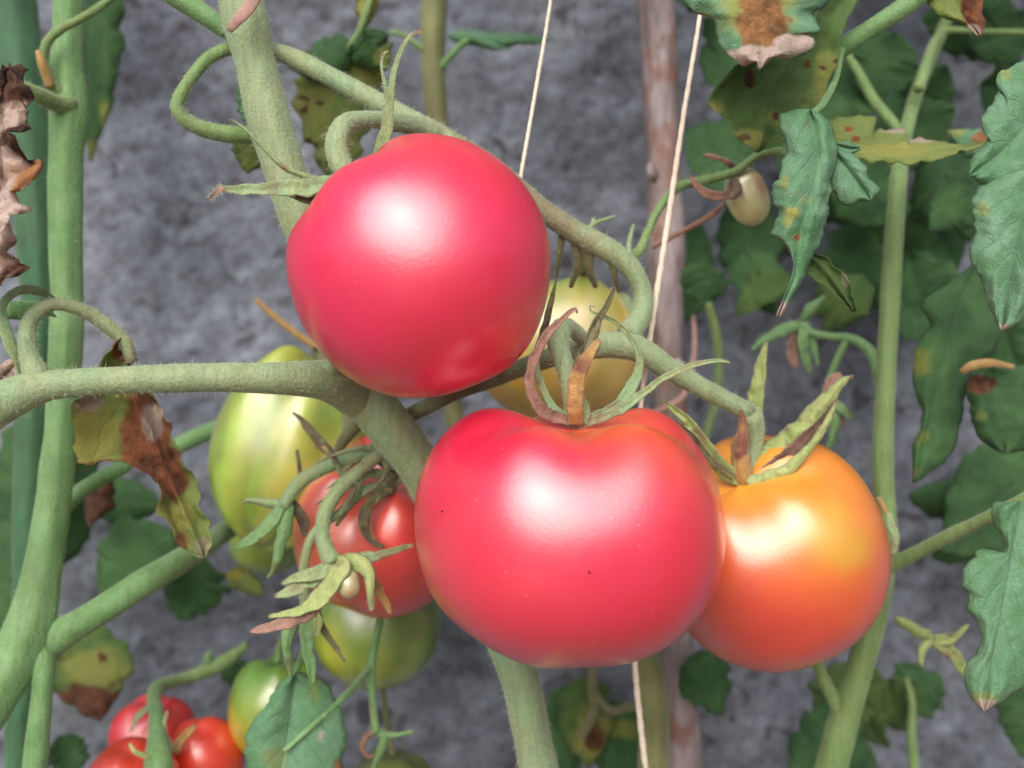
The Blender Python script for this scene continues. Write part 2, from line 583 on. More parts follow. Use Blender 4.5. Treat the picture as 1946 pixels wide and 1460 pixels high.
def leaf(name, mid, left, right, mat, parent, dl=0.0, dr=0.0, bulge=.0012, quilt=.0004, crinkle=.0005,
         spots=(), serr=0.0, nserr=9, nu=44, nv=9, seed=0, thick=.00018, smooth=True, label=None, curl=0.0):
    """a leaf blade spanned between its midrib and its two margins; points are (px, py[, depth])"""
    mid = np.asarray(mid, float)
    m = catmull(mid, nu)
    u = np.linspace(0, 1, nu)

    def edge(e, off):
        e = [tuple(q) for q in e]
        ee = np.array([(q[0], q[1], q[2] if len(q) > 2 else np.nan) for q in e])
        ee[:, 2] = 0
        has = [len(q) > 2 for q in e]
        r_ = resample_poly(ee, nu, smooth)
        if any(has):
            s = np.linspace(0, 1, len(e))
            ds = np.interp(u, s[has], np.array([q[2] for q in e if len(q) > 2]))
            r_[:, 2] = ds
        else:
            r_[:, 2] = m[:, 2] + off * np.sin(np.pi * np.clip(u * .9 + .08, 0, 1)) ** .7
        return r_
    Lm, Rm = edge(left, dl), edge(right, dr)
    for e, sg in ((Lm, 3), (Rm, 8)):                # ragged margin
        jt = fbm(np.stack([e[:, 0] / 11, e[:, 1] / 11, e[:, 0] * 0 + seed + sg], 1), 3, seed + sg)
        dv_ = e[:, :2] - m[:, :2]
        dv_ /= np.linalg.norm(dv_, axis=1)[:, None] + 1e-6
        e[:, :2] += dv_ * (jt * 4.5 * np.sin(np.pi * u) ** .5)[:, None]
    if serr:
        for e, sg in ((Lm, 1), (Rm, -1)):
            w = np.abs(((u * nserr + seed * .37) % 1.0) - .35)
            w = (w - .3) * serr * np.sin(np.pi * u) ** .5
            dvec = e[:, :2] - m[:, :2]
            dvec /= np.linalg.norm(dvec, axis=1)[:, None] + 1e-6
            e[:, :2] += dvec * w[:, None]
    rows = []
    vs_ = np.linspace(-1, 1, 2 * nv + 1)
    for v in vs_:
        e = Lm if v < 0 else Rm
        a = abs(v)
        rows.append(m * (1 - a) + e * a)
    G = np.stack(rows, 1)                          # nu, 2nv+1, 3  (px, py, D)
    U, Vv = np.meshgrid(u, vs_, indexing='ij')
    A = np.abs(Vv)
    lat = (U * 5.5 - A * 1.8) + .25 * fbm(np.stack([U.ravel() * 4, Vv.ravel() * 2, U.ravel() * 0 + seed], 1), 2, seed).reshape(U.shape)
    q = np.abs(((lat + .5) % 1.0) - .5)            # 0 at vein
    Dd = G[:, :, 2] - bulge * np.sin(np.pi * A) + curl * A ** 3
    Dd += (.25 - q) * 2.2 * quilt * np.sin(np.pi * np.clip(A, 0, 1)) * -1 * -1
    px, py = G[:, :, 0].ravel(), G[:, :, 1].ravel()
    W = P(px, py, Dd.ravel()).T
    nz = fbm(W / .006 + seed * 7.7, 3, seed + 11)
    W[:, 1] += nz * crinkle * (0.4 + A.ravel()) + fbm(W / .0022 + 33, 2, seed + 8) * crinkle * .3
    W[:, 0] += fbm(W / .005 + 40 + seed, 2, seed + 4) * crinkle * .5 * A.ravel()
    W[:, 2] += fbm(W / .005 + 90 + seed, 2, seed + 5) * crinkle * .5 * A.ravel()
    at = {'lu': U.ravel(), 'lv': Vv.ravel(), 'brown': np.zeros(len(W)), 'yellow': np.zeros(len(W)), 'pale': np.zeros(len(W))}
    for sp in spots:                                # (kind, px, py, rx, ry, strength)
        kind, sx, sy, rx, ry, st = sp
        dd = np.sqrt(((px - sx) / rx) ** 2 + ((py - sy) / ry) ** 2) + fbm(W / .003 + 3, 2, seed) * .22
        at[kind] = np.maximum(at[kind], st * np.clip((1.25 - dd) / .5, 0, 1))
    nw = 2 * nv + 1
    faces = []
    for i in range(nu - 1):
        for j in range(nw - 1):
            faces.append((i * nw + j, i * nw + j + 1, (i + 1) * nw + j + 1, (i + 1) * nw + j))
    o = mesh_obj(name, W, faces, mat, parent, attrs=at)
    so = o.modifiers.new('blade', 'SOLIDIFY')
    so.thickness = thick
    so.offset = 0
    if label: o['label'] = label
    return o


def gleaf(name, bx, by, tx, ty, d0, d1, width, mat, parent, bend=0.0, dl=.004, dr=.004, lobes=.11, spots=(), seed=0, **kw):
    """ovate toothed leaflet from base to tip; width in px, bend bows the midrib"""
    b, t = np.array([bx, by], float), np.array([tx, ty], float)
    ax = t - b
    Ln = np.linalg.norm(ax)
    ax /= Ln
    nn = np.array([ax[1], -ax[0]])
    k = 9
    uu = np.linspace(0, 1, k)
    mid, l, r = [], [], []
    rs = np.random.default_rng(seed + 5)
    for i, q in enumerate(uu):
        c = b + ax * Ln * q + nn * bend * math.sin(math.pi * q)
        mid.append((c[0], c[1], d0 + (d1 - d0) * q))
    uu = np.linspace(0, 1, 15)
    for i, q in enumerate(uu):
        c = b + ax * Ln * q + nn * bend * math.sin(math.pi * q)
        prof = (math.sin(math.pi * q ** .72) ** .8) * width * .5 if 0 < q < 1 else 0
        for lst, sg in ((l, 1), (r, -1)):
            z = 1 + lobes * rs.normal(0, .75)
            e = c + nn * sg * prof * z + ax * (prof * .10 * rs.normal(.3, 1))
            lst.append((e[0], e[1]))
    return leaf(name, mid, l, r, mat, parent, dl=dl, dr=dr, spots=spots, seed=seed, **kw)


def frame_from_axis(ax):
    z = np.array(ax, float)
    z /= np.linalg.norm(z)
    x = np.array([1.0, 0, 0]) - z * z[0]
    x /= np.linalg.norm(x)
    y = np.cross(z, x)
    return x, y, z


def fruit(name, cx, cy, d, rx, rz, axis, parent, base, blobs=(), cavity=.16, cav_w=.38, lobes=((5, .03, 0.),),
          sq=2.25, mott=0.0, lobe_base=.25, dents=(), ry=None, seed=0, nt_=72, nph=112, point=0.0, pull=0.0):
    """tomato body; axis = direction of the stem end in world space; radii in px at depth d"""
    X, Y, Z = frame_from_axis(axis)
    s = d / F
    rx_, rz_ = rx * s, rz * s
    ry_ = (ry or rx) * s
    c0 = P(cx, cy, d)
    V = []
    t = np.linspace(0, np.pi, nt_)
    ph = np.linspace(0, 2 * np.pi, nph, endpoint=False)
    Tt, Ph = np.meshgrid(t[1:-1], ph, indexing='ij')
    near = np.exp(-(Tt / .95) ** 2)
    lob = np.zeros_like(Tt)
    for (k, a, p0) in lobes:
        lob += a * np.cos(k * (Ph - p0))
    st, ct = np.sin(Tt), np.cos(Tt)
    rad = (np.abs(st) ** sq + np.abs(ct) ** sq) ** (-1 / sq)
    rr = rad * (1 + lob * (lobe_base + 1.1 * np.exp(-((Tt - .75) / .55) ** 2)))
    hz = ct * rr
    hr = st * rr
    hz = hz - cavity * np.exp(-(Tt / cav_w) ** 2) * (1 + 2.2 * lob) - .05 * np.exp(-((np.pi - Tt) / .35) ** 2) * (1 if point == 0 else -point * 4)
    hz += lob * 1.0 * np.exp(-((Tt - .5) / .3) ** 2)
    P3 = (X[None, None] * (hr * np.cos(Ph) * rx_)[..., None] + Y[None, None] * (hr * np.sin(Ph) * ry_)[..., None]
          + Z[None, None] * (hz * rz_)[..., None])
    pts = P3.reshape(-1, 3)
    top = Z * rz_ * (1 - cavity)
    bot = -Z * rz_ * (1.0 - .05 if point == 0 else 1 + point * .2)
    pts = np.concatenate([pts, [top], [bot]])
    for (dx, dy, dz, sig, dep) in dents:            # creases between lobes, by direction
        dv = np.array([dx, dy, dz], float)
        dv /= np.linalg.norm(dv)
        un = pts / (np.linalg.norm(pts, axis=1)[:, None] + 1e-9)
        an_ = np.arccos(np.clip(un @ dv, -1, 1))
        pts = pts * (1 - dep * np.exp(-an_ ** 2 / (2 * sig * sig)))[:, None]
    nz = fbm(pts / (rx_ * .9) + seed * 5.3, 2, seed)
    pts *= (1 + .016 * nz)[:, None]
    faces = []
    nr = nt_ - 2
    for i in range(nr - 1):
        for j in range(nph):
            k = (j + 1) % nph
            faces.append((i * nph + j, (i + 1) * nph + j, (i + 1) * nph + k, i * nph + k))
    a0, a1 = nr * nph, nr * nph + 1
    for j in range(nph):
        k = (j + 1) % nph
        faces.append((a0, j, k))
        faces.append((a1, (nr - 1) * nph + k, (nr - 1) * nph + j))
    # skin colour: base with ripening patches, given by direction
    dirs = pts / (np.linalg.norm(pts, axis=1)[:, None] + 1e-9)
    colr = np.tile(np.array(base, float), (len(pts), 1))
    wob = fbm(dirs * 2.6 + seed, 3, seed + 9) * .2
    colr = colr * (1 + .05 * fbm(dirs * 4 + 3 * seed, 3, seed + 4))[:, None] ** np.array([.6, 3.0, 1.5])
    ph_a = np.concatenate([Ph.ravel(), [0, 0]])
    t_a = np.concatenate([Tt.ravel(), [0, np.pi]])
    stk_ = fbm(np.stack([np.cos(ph_a) * 7, np.sin(ph_a) * 7, t_a * .9 + seed], 1), 3, seed + 14)     # faint streaks from the stem end
    colr = colr * (1 + .07 * stk_)[:, None] ** np.array([.5, 2.5, 1.2])
    for (dx, dy, sig, cc, k) in blobs:
        if dx == 'axis':
            dv = Z * dy
        else:
            a_, b_ = dx / rx, -dy / max(rz, rx * .9)
            l2 = a_ * a_ + b_ * b_
            fw = np.array([0, 0, ZC]) - c0
            fw /= np.linalg.norm(fw)
            rt = np.cross(np.array([0, 0, 1.0]), fw)
            rt /= np.linalg.norm(rt)
            dv = a_ * rt + math.sqrt(max(0, 1 - l2)) * fw + b_ * np.cross(fw, rt)
            dv /= np.linalg.norm(dv)
        ang = np.arccos(np.clip(dirs @ dv, -1, 1)) + wob
        w = (k * np.exp(-np.maximum(ang, 0) ** 2 / (2 * sig * sig)))[:, None]
        colr = colr * (1 - w) + np.array(cc) * w
    if mott:                                        # streaks and clouding of unripe skin
        ph_all = np.concatenate([Ph.ravel(), [0, 0]])
        st_ = np.cos(ph_all * 9 + fbm(dirs * 3, 2, seed) * 1.2) + .6 * fbm(dirs * 5 + 9, 3, seed + 2)
        colr = colr * (1 + mott * st_)[:, None] ** np.array([1.2, .7, 1.0])
    o = mesh_obj(name, pts + c0, faces, M['tomato'], parent, attrs={'col': np.clip(colr, 0, 1)})
    return o, c0 + top, Z


def tomato(label, group=None, anchor=None):
    return thing('tomato', anchor, label, 'tomato', group)


# ------------------------------------------------------------------ the setting
WALL_D = .56


def build_wall():
    def axis(lo, hi, a, b, fine, coarse):
        l_ = np.linspace(lo, a, max(int((a - lo) / coarse), 2), endpoint=False)
        c_ = np.arange(a, b, fine)
        r_ = np.linspace(b, hi, max(int((hi - b) / coarse), 2))
        return np.concatenate([l_, c_, r_])
    xs = axis(-4.0, 4.0, -.40, .40, .0019, .06)
    zs = axis(-.1, 2.3, .68, 1.32, .0019, .06)
    Xg, Zg = np.meshgrid(xs, zs, indexing='ij')
    p = np.stack([Xg.ravel(), np.zeros(Xg.size), Zg.ravel()], 1)
    h = .0022 * fbm(p / .03, 2, 3)
    lum = fbm(p / .0085 + 11, 3, 21)
    h += .0009 * lum
    pit = fbm(p / .006 + 71, 2, 31)
    h -= .0014 * np.clip(pit - .35, 0, 1) / .5
    ridge = 1 - np.abs(fbm(p / .017 + 51, 2, 41))
    h += .0007 * ridge
    n_x, n_z = len(xs), len(zs)
    V = p.copy()
    V[:, 1] = WALL_D - h
    idx = np.arange(n_x * n_z).reshape(n_x, n_z)
    q = np.stack([idx[:-1, :-1], idx[1:, :-1], idx[1:, 1:], idx[:-1, 1:]], -1).reshape(-1, 4)
    # closed block behind the rough face
    border = list(idx[:, 0]) + list(idx[-1, 1:]) + list(idx[::-1, -1][1:]) + list(idx[0, ::-1][1:-1])
    nb = len(border)
    back = V[border].copy()
    back[:, 1] = WALL_D + .2
    V2 = np.concatenate([V, back])
    o0 = len(V)
    faces = q.tolist()
    for i in range(nb):
        j = (i + 1) % nb
        faces.append((border[j], border[i], o0 + i, o0 + j))
    faces.append(tuple(o0 + i for i in range(nb)))
    w = mesh_obj('concrete_wall', V2, faces, M['wall'], origin=(0, WALL_D, 0))
    tag(w, 'rough grey concrete wall behind the tomato plants', 'wall')


build_wall()
gv, gf = [], []
gx = np.concatenate([np.linspace(-60, -2, 12), np.linspace(-1.8, 1.8, 40), np.linspace(2, 60, 12)])
gy = np.concatenate([np.linspace(-60, -2, 12), np.linspace(-1.8, 1.8, 40), np.linspace(2, 60, 12)])
GX, GY = np.meshgrid(gx, gy, indexing='ij')
gp = np.stack([GX.ravel(), GY.ravel(), np.zeros(GX.size)], 1)
gp[:, 2] = .012 * fbm(gp / .12, 2, 5) - .01
gi = np.arange(GX.size).reshape(GX.shape)
g = mesh_obj('ground', gp, np.stack([gi[:-1, :-1], gi[1:, :-1], gi[1:, 1:], gi[:-1, 1:]], -1).reshape(-1, 4), M['ground'])
tag(g, 'brown garden soil at the foot of the wall', kind='structure')


def plant(px, py, d, label):
    """empty at the plant's foot on the soil"""
    p = P(px, py, d)
    return thing('tomato_plant', (p[0], p[1], 0.0), label, 'plant', 'tomato plants in front of the wall')


def down(px, d, dpx=0.0, r=40):
    """control points that carry a stem from the frame's lower edge to the soil"""
    pe = 730 + (ZC + .02) * F / d
    return [(px + dpx * f_, 1500 + (pe - 1500) * f_, d, r) for f_ in (.08, .25, .55, 1.0)]


# ------------------------------------------------------------------ central plant
HS = dict(hair_len=.0011)
pc = plant(1030, 1500, .355, 'central tomato plant with thick leaning grey-green stem behind the large pink-red tomatoes')
tube('stem', [(380, -420, .34, 40), (425, -160, .336, 42), (450, -40, .335, 43), (464, 40, .334, 42), (487, 130, .334, 40), (512, 230, .334, 38),
              (540, 320, .335, 38), (572, 420, .336, 38), (610, 520, .338, 38), (652, 640, .339, 41), (695, 752, .339, 46), (745, 820, .340, 43),
              (800, 895, .345, 41), (880, 1040, .354, 40), (945, 1180, .356, 37), (985, 1290, .355, 36), (1010, 1400, .355, 37), (1030, 1500, .355, 39)]
     + down(1030, .355, 60, 46), M['stem'], pc, seg=20, step=.004, rough=.07, ridge=.03, hairs=7000, hair_len=.0014, hair_span=(.04, .29), seed=1)
tube('petiole', [(-220, 930, .285, 46), (-120, 850, .288, 45), (-20, 778, .292, 40), (40, 748, .295, 34), (100, 732, .297, 27), (250, 722, .300, 27), (400, 718, .304, 28),
                 (520, 719, .311, 31), (605, 722, .320, 37), (650, 737, .330, 42), (690, 765, .341, 38), (725, 800, .358, 28)],
     M['stem_green'] if False else M['stem'], pc, seg=20, step=.003, rough=.035, hairs=4200, seed=2)
tube('node', [(596, 714, .318, 10), (618, 705, .319, 20), (636, 700, .321, 17), (646, 702, .323, 7)], M['stem'], pc, rough=.08, hairs=150, seed=3)
pt = tube('petiole', [(96, 734, .298, 12), (72, 715, .297, 24), (57, 680, .297, 20), (51, 645, .297, 17), (57, 610, .299, 14), (78, 587, .301, 12), (115, 578, .304, 12),
                      (165, 594, .309, 13), (212, 626, .313, 14), (238, 652, .315, 13), (252, 690, .316, 10)], M['stem'], pc, rough=.04,
          brown=[(.86, 1.1, .7)], hairs=1300, seed=4)
# withered leaf hanging from that curled stalk
leaf('leaf', [(232, 640, .315), (262, 760, .318), (300, 860, .32), (350, 980, .322), (388, 1062, .324)],
     [(232, 640), (262, 690), (300, 770), (340, 850), (362, 905), (388, 975), (402, 1030), (388, 1062)],
     [(230, 640), (195, 680), (165, 740), (140, 770), (138, 830), (150, 880), (235, 880), (300, 925), (308, 985), (345, 1040), (385, 1062)],
     M['leaf_olive'], pc, dl=.006, dr=-.008, bulge=-.004, crinkle=.0022, seed=5, nu=60,
     spots=[('brown', 268, 830, 42, 120, .75), ('brown', 300, 860, 30, 90, .9), ('brown', 330, 900, 22, 60, .8), ('pale', 290, 800, 22, 40, .8), ('brown', 190, 905, 60, 30, .8),
            ('pale', 170, 765, 30, 22, .75), ('yellow', 170, 830, 60, 80, .5), ('brown', 235, 655, 25, 30, .8), ('pale', 385, 1040, 18, 26, .5), ('brown', 340, 1030, 24, 20, .6), ('yellow', 340, 980, 30, 40, .5)],
     label='withered yellow and brown leaf hanging from a curled stalk')
# side shoot curling left of the stem
tube('petiole', [(490, 85, .342, 12), (440, 92, .339, 12), (400, 108, .337, 12), (362, 150, .335, 12), (336, 200, .334, 13), (348, 225, .335, 13), (385, 245, .338, 15), (440, 256, .342, 17), (500, 262, .347, 16), (540, 300, .35, 12)],
     M['stem_back'], pc, rough=.04, hairs=1100, hair_len=.0014, seed=6)
tube('petiole', [(240, -60, .33, 18), (330, -10, .334, 20), (390, 30, .336, 20), (440, 65, .338, 16)], M['stem_green'], pc, hairs=400, seed=7)
# truss that carries the three big fruits
tube('truss', [(490, 92, .345, 12), (545, 105, .341, 17), (620, 142, .337, 18), (700, 186, .335, 19), (780, 228, .335, 20), (860, 272, .336, 21), (940, 324, .338, 21),
               (1030, 398, .341, 21), (1100, 446, .343, 22), (1160, 478, .344, 22), (1200, 512, .345, 20), (1222, 560, .346, 19), (1214, 605, .344, 22), (1192, 640, .340, 24)],
     M['stem'], pc, seg=16, rough=.05, hairs=3000, brown=[(.40, .78, .75)], seed=8)
tube('truss', [(740, 810, .352, 15), (860, 748, .347, 16), (930, 722, .341, 17), (1000, 696, .337, 18), (1080, 670, .336, 21), (1150, 656, .337, 24), (1210, 662, .339, 25),
               (1270, 700, .341, 22), (1335, 738, .344, 19), (1395, 768, .346, 18), (1424, 786, .347, 20)], M['stem'], pc, seg=16, rough=.05,
     hairs=2600, brown=[(.08, .36, .8)], seed=9)
tube('truss', [(1156, 468, .344, 12), (1185, 490, .346, 13), (1212, 480, .350, 10), (1232, 440, .352, 8), (1252, 398, .353, 8), (1290, 355, .354, 9), (1345, 342, .355, 9),
               (1400, 325, .356, 8), (1440, 296, .356, 8), (1480, 288, .355, 9), (1510, 310, .353, 6)], M['stem_back'], pc, hairs=500, seed=10)
tube('tendril', [(1240, 470, .37, 5), (1300, 438, .366, 5), (1350, 410, .362, 6), (1375, 388, .358, 5)], M['sepal_dry'], pc, seed=11)
# shrivelled flower stalks along the truss
for q, (x0, y0, x1, y1, x2, y2, r0) in enumerate([(1068, 440, 1062, 490, 1058, 530, 6), (1092, 455, 1098, 500, 1085, 545, 9), (1122, 470, 1120, 510, 1132, 545, 10),
                                                  (1160, 490, 1168, 525, 1176, 555, 7), (1110, 445, 1130, 425, 1168, 412, 5), (1195, 500, 1196, 460, 1204, 428, 5), (1120, 448, 1126, 430, 1128, 415, 4)]):
    tube('flower_stalk', [(x0, y0, .344, r0), (x1, y1, .347, r0 * .9), (x2, y2, .352, r0 * .5)], M['sepal_dark'] if q < 4 else M['sepal'], pc, hairs=60, seed=20 + q)
# thin truss behind the red fruits
tube('truss', [(765, 800, .345, 16), (748, 850, .351, 17), (715, 865, .352, 14), (665, 872, .351, 13), (615, 890, .349, 13), (572, 915, .347, 13), (548, 945, .346, 12), (540, 965, .346, 11)],
     M['sepal'], pc, hairs=700, brown=[(0, .3, .7)], seed=12)
tube('truss', [(735, 850, .349, 14), (690, 890, .346, 13), (650, 925, .342, 13), (622, 965, .339, 14), (612, 1010, .337, 14), (622, 1050, .334, 17), (634, 1072, .332, 20)],
     M['sepal'], pc, hairs=700, brown=[(0, .3, .5)], seed=13)
tube('truss', [(700, 870, .35, 9), (660, 960, .345, 8), (600, 1010, .343, 9), (580, 1060, .342, 9), (578, 1110, .343, 10), (585, 1165, .343, 14)], M['sepal'], pc, hairs=300, seed=14)
tube('truss', [(755, 790, .352, 12), (690, 800, .356, 13), (658, 830, .358, 12), (640, 860, .36, 8)], M['sepal_dark'], pc, hairs=200, seed=15)
tube('truss', [(728, 1120, .385, 6), (722, 1180, .383, 7), (712, 1230, .382, 7), (705, 1268, .381, 9), (708, 1330, .380, 7), (714, 1392, .379, 9)], M['stem_green'], pc, hairs=150, seed=16)
tube('truss', [(705, 1268, .381, 7), (660, 1318, .362, 7), (610, 1365, .352, 6), (540, 1428, .347, 5)], M['stem_green'], pc, hairs=150, seed=17)


DRY_TANGLE = [(735, 845, 700, 880, 655, 905, 620, 930), (725, 860, 735, 895, 715, 925, 690, 940), (745, 850, 700, 850, 650, 860, 600, 880), (720, 870, 680, 900, 670, 940, 650, 975),
              (745, 870, 770, 890, 780, 900, 770, 912), (690, 870, 660, 890, 640, 930, 600, 960), (650, 905, 635, 870, 625, 850, 610, 835)]
for q_, w_ in enumerate(DRY_TANGLE):
    tube('dry_stalk', [(w_[0], w_[1], .350, 5), (w_[2], w_[3], .346, 5.5), (w_[4], w_[5], .343, 4), (w_[6], w_[7], .341, 2)], M['sepal_dark'] if q_ % 2 else M['sepal'], pc, hairs=80, brown=[(.3, 1, .5)], seed=500 + q_)


def blade(name, pts, mat, parent, brown=None, flat=.2, hairs=0, hair_len=.0008, seed=0, twist=None):
    """a sepal: lens-shaped, creased along the middle, with uneven margins and a withered tip"""
    rs = np.random.default_rng(seed + 1000)
    W = np.array([[*P(a, b, d), r / F * d] for a, b, d, r in pts])
    L = np.linalg.norm(np.diff(W[:, :3], axis=0), axis=1).sum()
    n = int(np.clip(L / .0006, 14, 90))
    C = catmull(W, n)
    c, r = C[:, :3], np.maximum(C[:, 3], 8e-5)
    t = np.linspace(0, 1, n)
    wob = fbm(np.stack([t * L / .0035, t * 0 + seed, t * 0], 1), 2, seed)
    wob2 = fbm(np.stack([t * L / .0022, t * 0 + seed + 50, t * 0], 1), 2, seed + 1)
    T = np.gradient(c, axis=0)
    T /= np.linalg.norm(T, axis=1)[:, None] + 1e-12
    S = np.cross(T, np.array([0, 1.0, 0]))
    S /= np.linalg.norm(S, axis=1)[:, None] + 1e-9
    N = np.cross(S, T)
    an = ((rs.uniform(-.5, .5) if twist is None else twist) * t + .12 * wob2 + rs.uniform(-.3, .3))[:, None]
    S, N = S * np.cos(an) + N * np.sin(an), N * np.cos(an) - S * np.sin(an)
    c = c + S * (wob * r * .25)[:, None] + N * (wob2 * r * .1)[:, None]
    q = np.linspace(-1, 1, 9)
    fold = rs.uniform(.35, .75) * (1 if rs.random() < .7 else -1)
    rows = []
    el, er = 1 + .16 * wob + .10 * wob2, 1 + .16 * wob2 - .10 * wob
    for side in (1, -1):
        for k in (q if side == 1 else q[-2:0:-1]):
            w = r * k * np.where(k < 0, el, er)
            th = side * flat * r * .55 * (1 - k * k) ** .7
            rows.append(c + S * w[:, None] + N * (th - fold * r * (np.abs(k) - .35) * (.5 + .5 * t))[:, None])
    V = np.stack(rows, 1)
    seg = V.shape[1]
    faces = []
    for i_ in range(n - 1):
        for j_ in range(seg):
            k_ = (j_ + 1) % seg
            faces.append((i_ * seg + j_, i_ * seg + k_, (i_ + 1) * seg + k_, (i_ + 1) * seg + j_))
    V2 = np.concatenate([V.reshape(-1, 3), c[:1], c[-1:]])
    for j_ in range(seg):
        k_ = (j_ + 1) % seg
        faces.append((n * seg, k_, j_))
        faces.append((n * seg + 1, (n - 1) * seg + j_, (n - 1) * seg + k_))
    tt = np.concatenate([np.repeat(t, seg), [0, 1]])
    nz = fbm(V2 / .0025, 3, seed + 3)
    bw = np.clip(nz - .55, 0, 1) * 1.6                # scattered necrotic specks
    ed = np.concatenate([np.tile(np.concatenate([np.abs(q), np.abs(q[-2:0:-1])]), n), [0, 0]])
    bw = np.maximum(bw, np.clip((ed - .8) * 3 + nz * .8 - .25, 0, .6))
    for (s0, s1, k) in (brown or ()):
        w = np.clip((tt + nz * .06 - s0) / .07, 0, 1) * np.clip((s1 - tt - nz * .06) / .07, 0, 1)
        bw = np.maximum(bw, w * np.clip(k + nz * .45, 0, 1))
    bw = np.maximum(bw, np.clip((tt - .95) / .05, 0, 1) * .8)
    o = mesh_obj(name, V2, faces, mat, parent, attrs={'brown': np.clip(bw, 0, 1)})
    if hairs:
        nh = int(hairs)
        ii = rng.integers(0, n - 1, nh)
        jj = rng.choice([0, 1, 7, 8, 9, 15, 2, 4, 6], nh)
        base = V[ii, jj]
        nr = base - c[ii]
        nr /= np.linalg.norm(nr, axis=1)[:, None] + 1e-9
        d = nr + rng.normal(0, .4, (nh, 3))
        d /= np.linalg.norm(d, axis=1)[:, None]
        ln = hair_len * rng.gamma(2.2, .35, nh).clip(.25, 2.0)[:, None]
        sd = np.cross(d, rng.normal(size=(nh, 3)))
        sd /= np.linalg.norm(sd, axis=1)[:, None] + 1e-9
        wv = 3.0e-5
        HV = np.stack([base - sd * wv, base + sd * wv, base + d * ln * .55 + sd * wv * .7, base + d * ln * .55 - sd * wv * .7, base + d * ln], 1).reshape(-1, 3)
        HF = []
        for k in range(nh):
            HF += [(k * 5, k * 5 + 1, k * 5 + 2, k * 5 + 3), (k * 5 + 3, k * 5 + 2, k * 5 + 4)]
        h = mesh_obj('hair', HV, HF, M['hair'], o, smooth=False)
        h['kind'] = 'stuff'
    return o


def calyx(parent, name, specs, **kw):
    """specs: list of (material key, points, brown spans, flatness)"""
    for q, (mk, pts, br, fl) in enumerate(specs):
        blade(name, [(a, b_, d_, r_ * kw.get('w', .9)) for a, b_, d_, r_ in pts], M[mk], parent, brown=br, flat=fl, hairs=kw.get('hairs', 140), hair_len=kw.get('hair_len', .0008),
              seed=100 + q * 7 + int(pts[0][0]) % 50)


# ------------------------------------------------------------------ tomatoes
PINK = (.70, .006, .078)
# upper fruit
t1 = tomato('round pink-red tomato hanging highest, above the horizontal green stalk', 'ripening tomatoes', tuple(P(798, 510, .30)))
fruit('fruit', 799, 511, .300, 247, 241, (-.72, .10, .68), t1, PINK,
      blobs=[(60, -225, .45, (.75, .035, .035), .6), ('axis', 1, .4, (.72, .045, .04), .4), (-120, 60, .5, (.72, .012, .105), .5), (120, 150, .45, (.64, .004, .03), .7)],
      cavity=.32, cav_w=.36, sq=2.06, lobe_base=.3, dents=((-.74, .10, .67, .20, .17), (-.72, -.22, .66, .14, .06)), lobes=((5, .013, 1.0), (3, .010, 2.0)), seed=1)
tube('pedicel', [(850, 262, .336, 17), (790, 240, .331, 18), (735, 230, .324, 17), (690, 228, .317, 17), (656, 236, .313, 20), (640, 268, .311, 22), (644, 305, .310, 21), (660, 334, .309, 19), (676, 362, .307, 17), (690, 400, .306, 14)],
     M['stem'], t1, seg=16, rough=.05, hairs=1500, hair_len=.0014, seed=31, brown=[(.0, .3, .25)])
calyx(t1, 'sepal', [
    ('sepal', [(702, 345, .311, 18), (650, 352, .304, 24), (585, 358, .299, 20), (520, 361, .296, 16), (465, 362, .293, 12), (425, 360, .291, 7), (410, 354, .29, 3)], [(.55, .75, .35), (.93, 1.1, .8)], .45),
    ('sepal_dark', [(690, 372, .308, 16), (640, 382, .303, 17), (590, 378, .300, 12), (540, 366, .299, 5), (505, 362, .297, 2)], [(.1, .8, .5)], .4),
    ('sepal', [(650, 352, .307, 6), (590, 338, .304, 7), (540, 318, .301, 6), (505, 285, .299, 4), (470, 250, .297, 3), (444, 230, .296, 2.5), (434, 228, .296, 1.5)], [(.35, .55, .6), (.9, 1.1, .8)], .5),
    ('sepal', [(706, 334, .314, 12), (722, 295, .311, 14), (735, 245, .308, 14), (742, 190, .306, 10), (748, 145, .304, 7), (762, 98, .302, 6), (780, 68, .301, 5), (800, 60, .301, 3)], [(.9, 1.1, .8)], .5),
    ('sepal', [(740, 235, .309, 5), (737, 190, .307, 6), (730, 155, .306, 4), (725, 125, .305, 3), (729, 102, .305, 2.2), (740, 97, .305, 1.3)], None, .6),
    ('sepal_ochre', [(715, 350, .318, 14), (750, 305, .32, 15), (780, 285, .322, 10), (815, 276, .324, 4)], [(.3, 1, .6)], .4),
    ('sepal_dry', [(425, 356, .2905, 4), (412, 366, .29, 5), (402, 374, .29, 4), (396, 380, .29, 2)], None, .5),
], hairs=260, hair_len=.0011)
c_ = P(800, 512, .30)


def on_front(cx, cy, d, rx, rz, px, py, k=1.0):
    """point on the near side of an ellipsoidal fruit, under a given pixel"""
    a, b = (px - cx) / rx, (py - cy) / rz
    dep = math.sqrt(max(0, 1 - a * a - b * b)) * rx / F * d * k
    return d - dep


def fleck(parent, name, px, py, d, r, mat):
    c = P(px, py, d)
    rr = r / F * d
    v, f = [], []
    for i in range(5):
        for j in range(10):
            th, ph_ = math.pi * (i + .5) / 5, 2 * math.pi * j / 10
            v.append(c + np.array([math.sin(th) * math.cos(ph_) * rr * (1 + .25 * math.sin(3 * ph_)), math.cos(th) * rr * .6, math.sin(th) * math.sin(ph_) * rr]))
    for i in range(4):
        for j in range(10):
            f.append((i * 10 + j, i * 10 + (j + 1) % 10, (i + 1) * 10 + (j + 1) % 10, (i + 1) * 10 + j))
    mesh_obj(name, v, f, mat, parent)


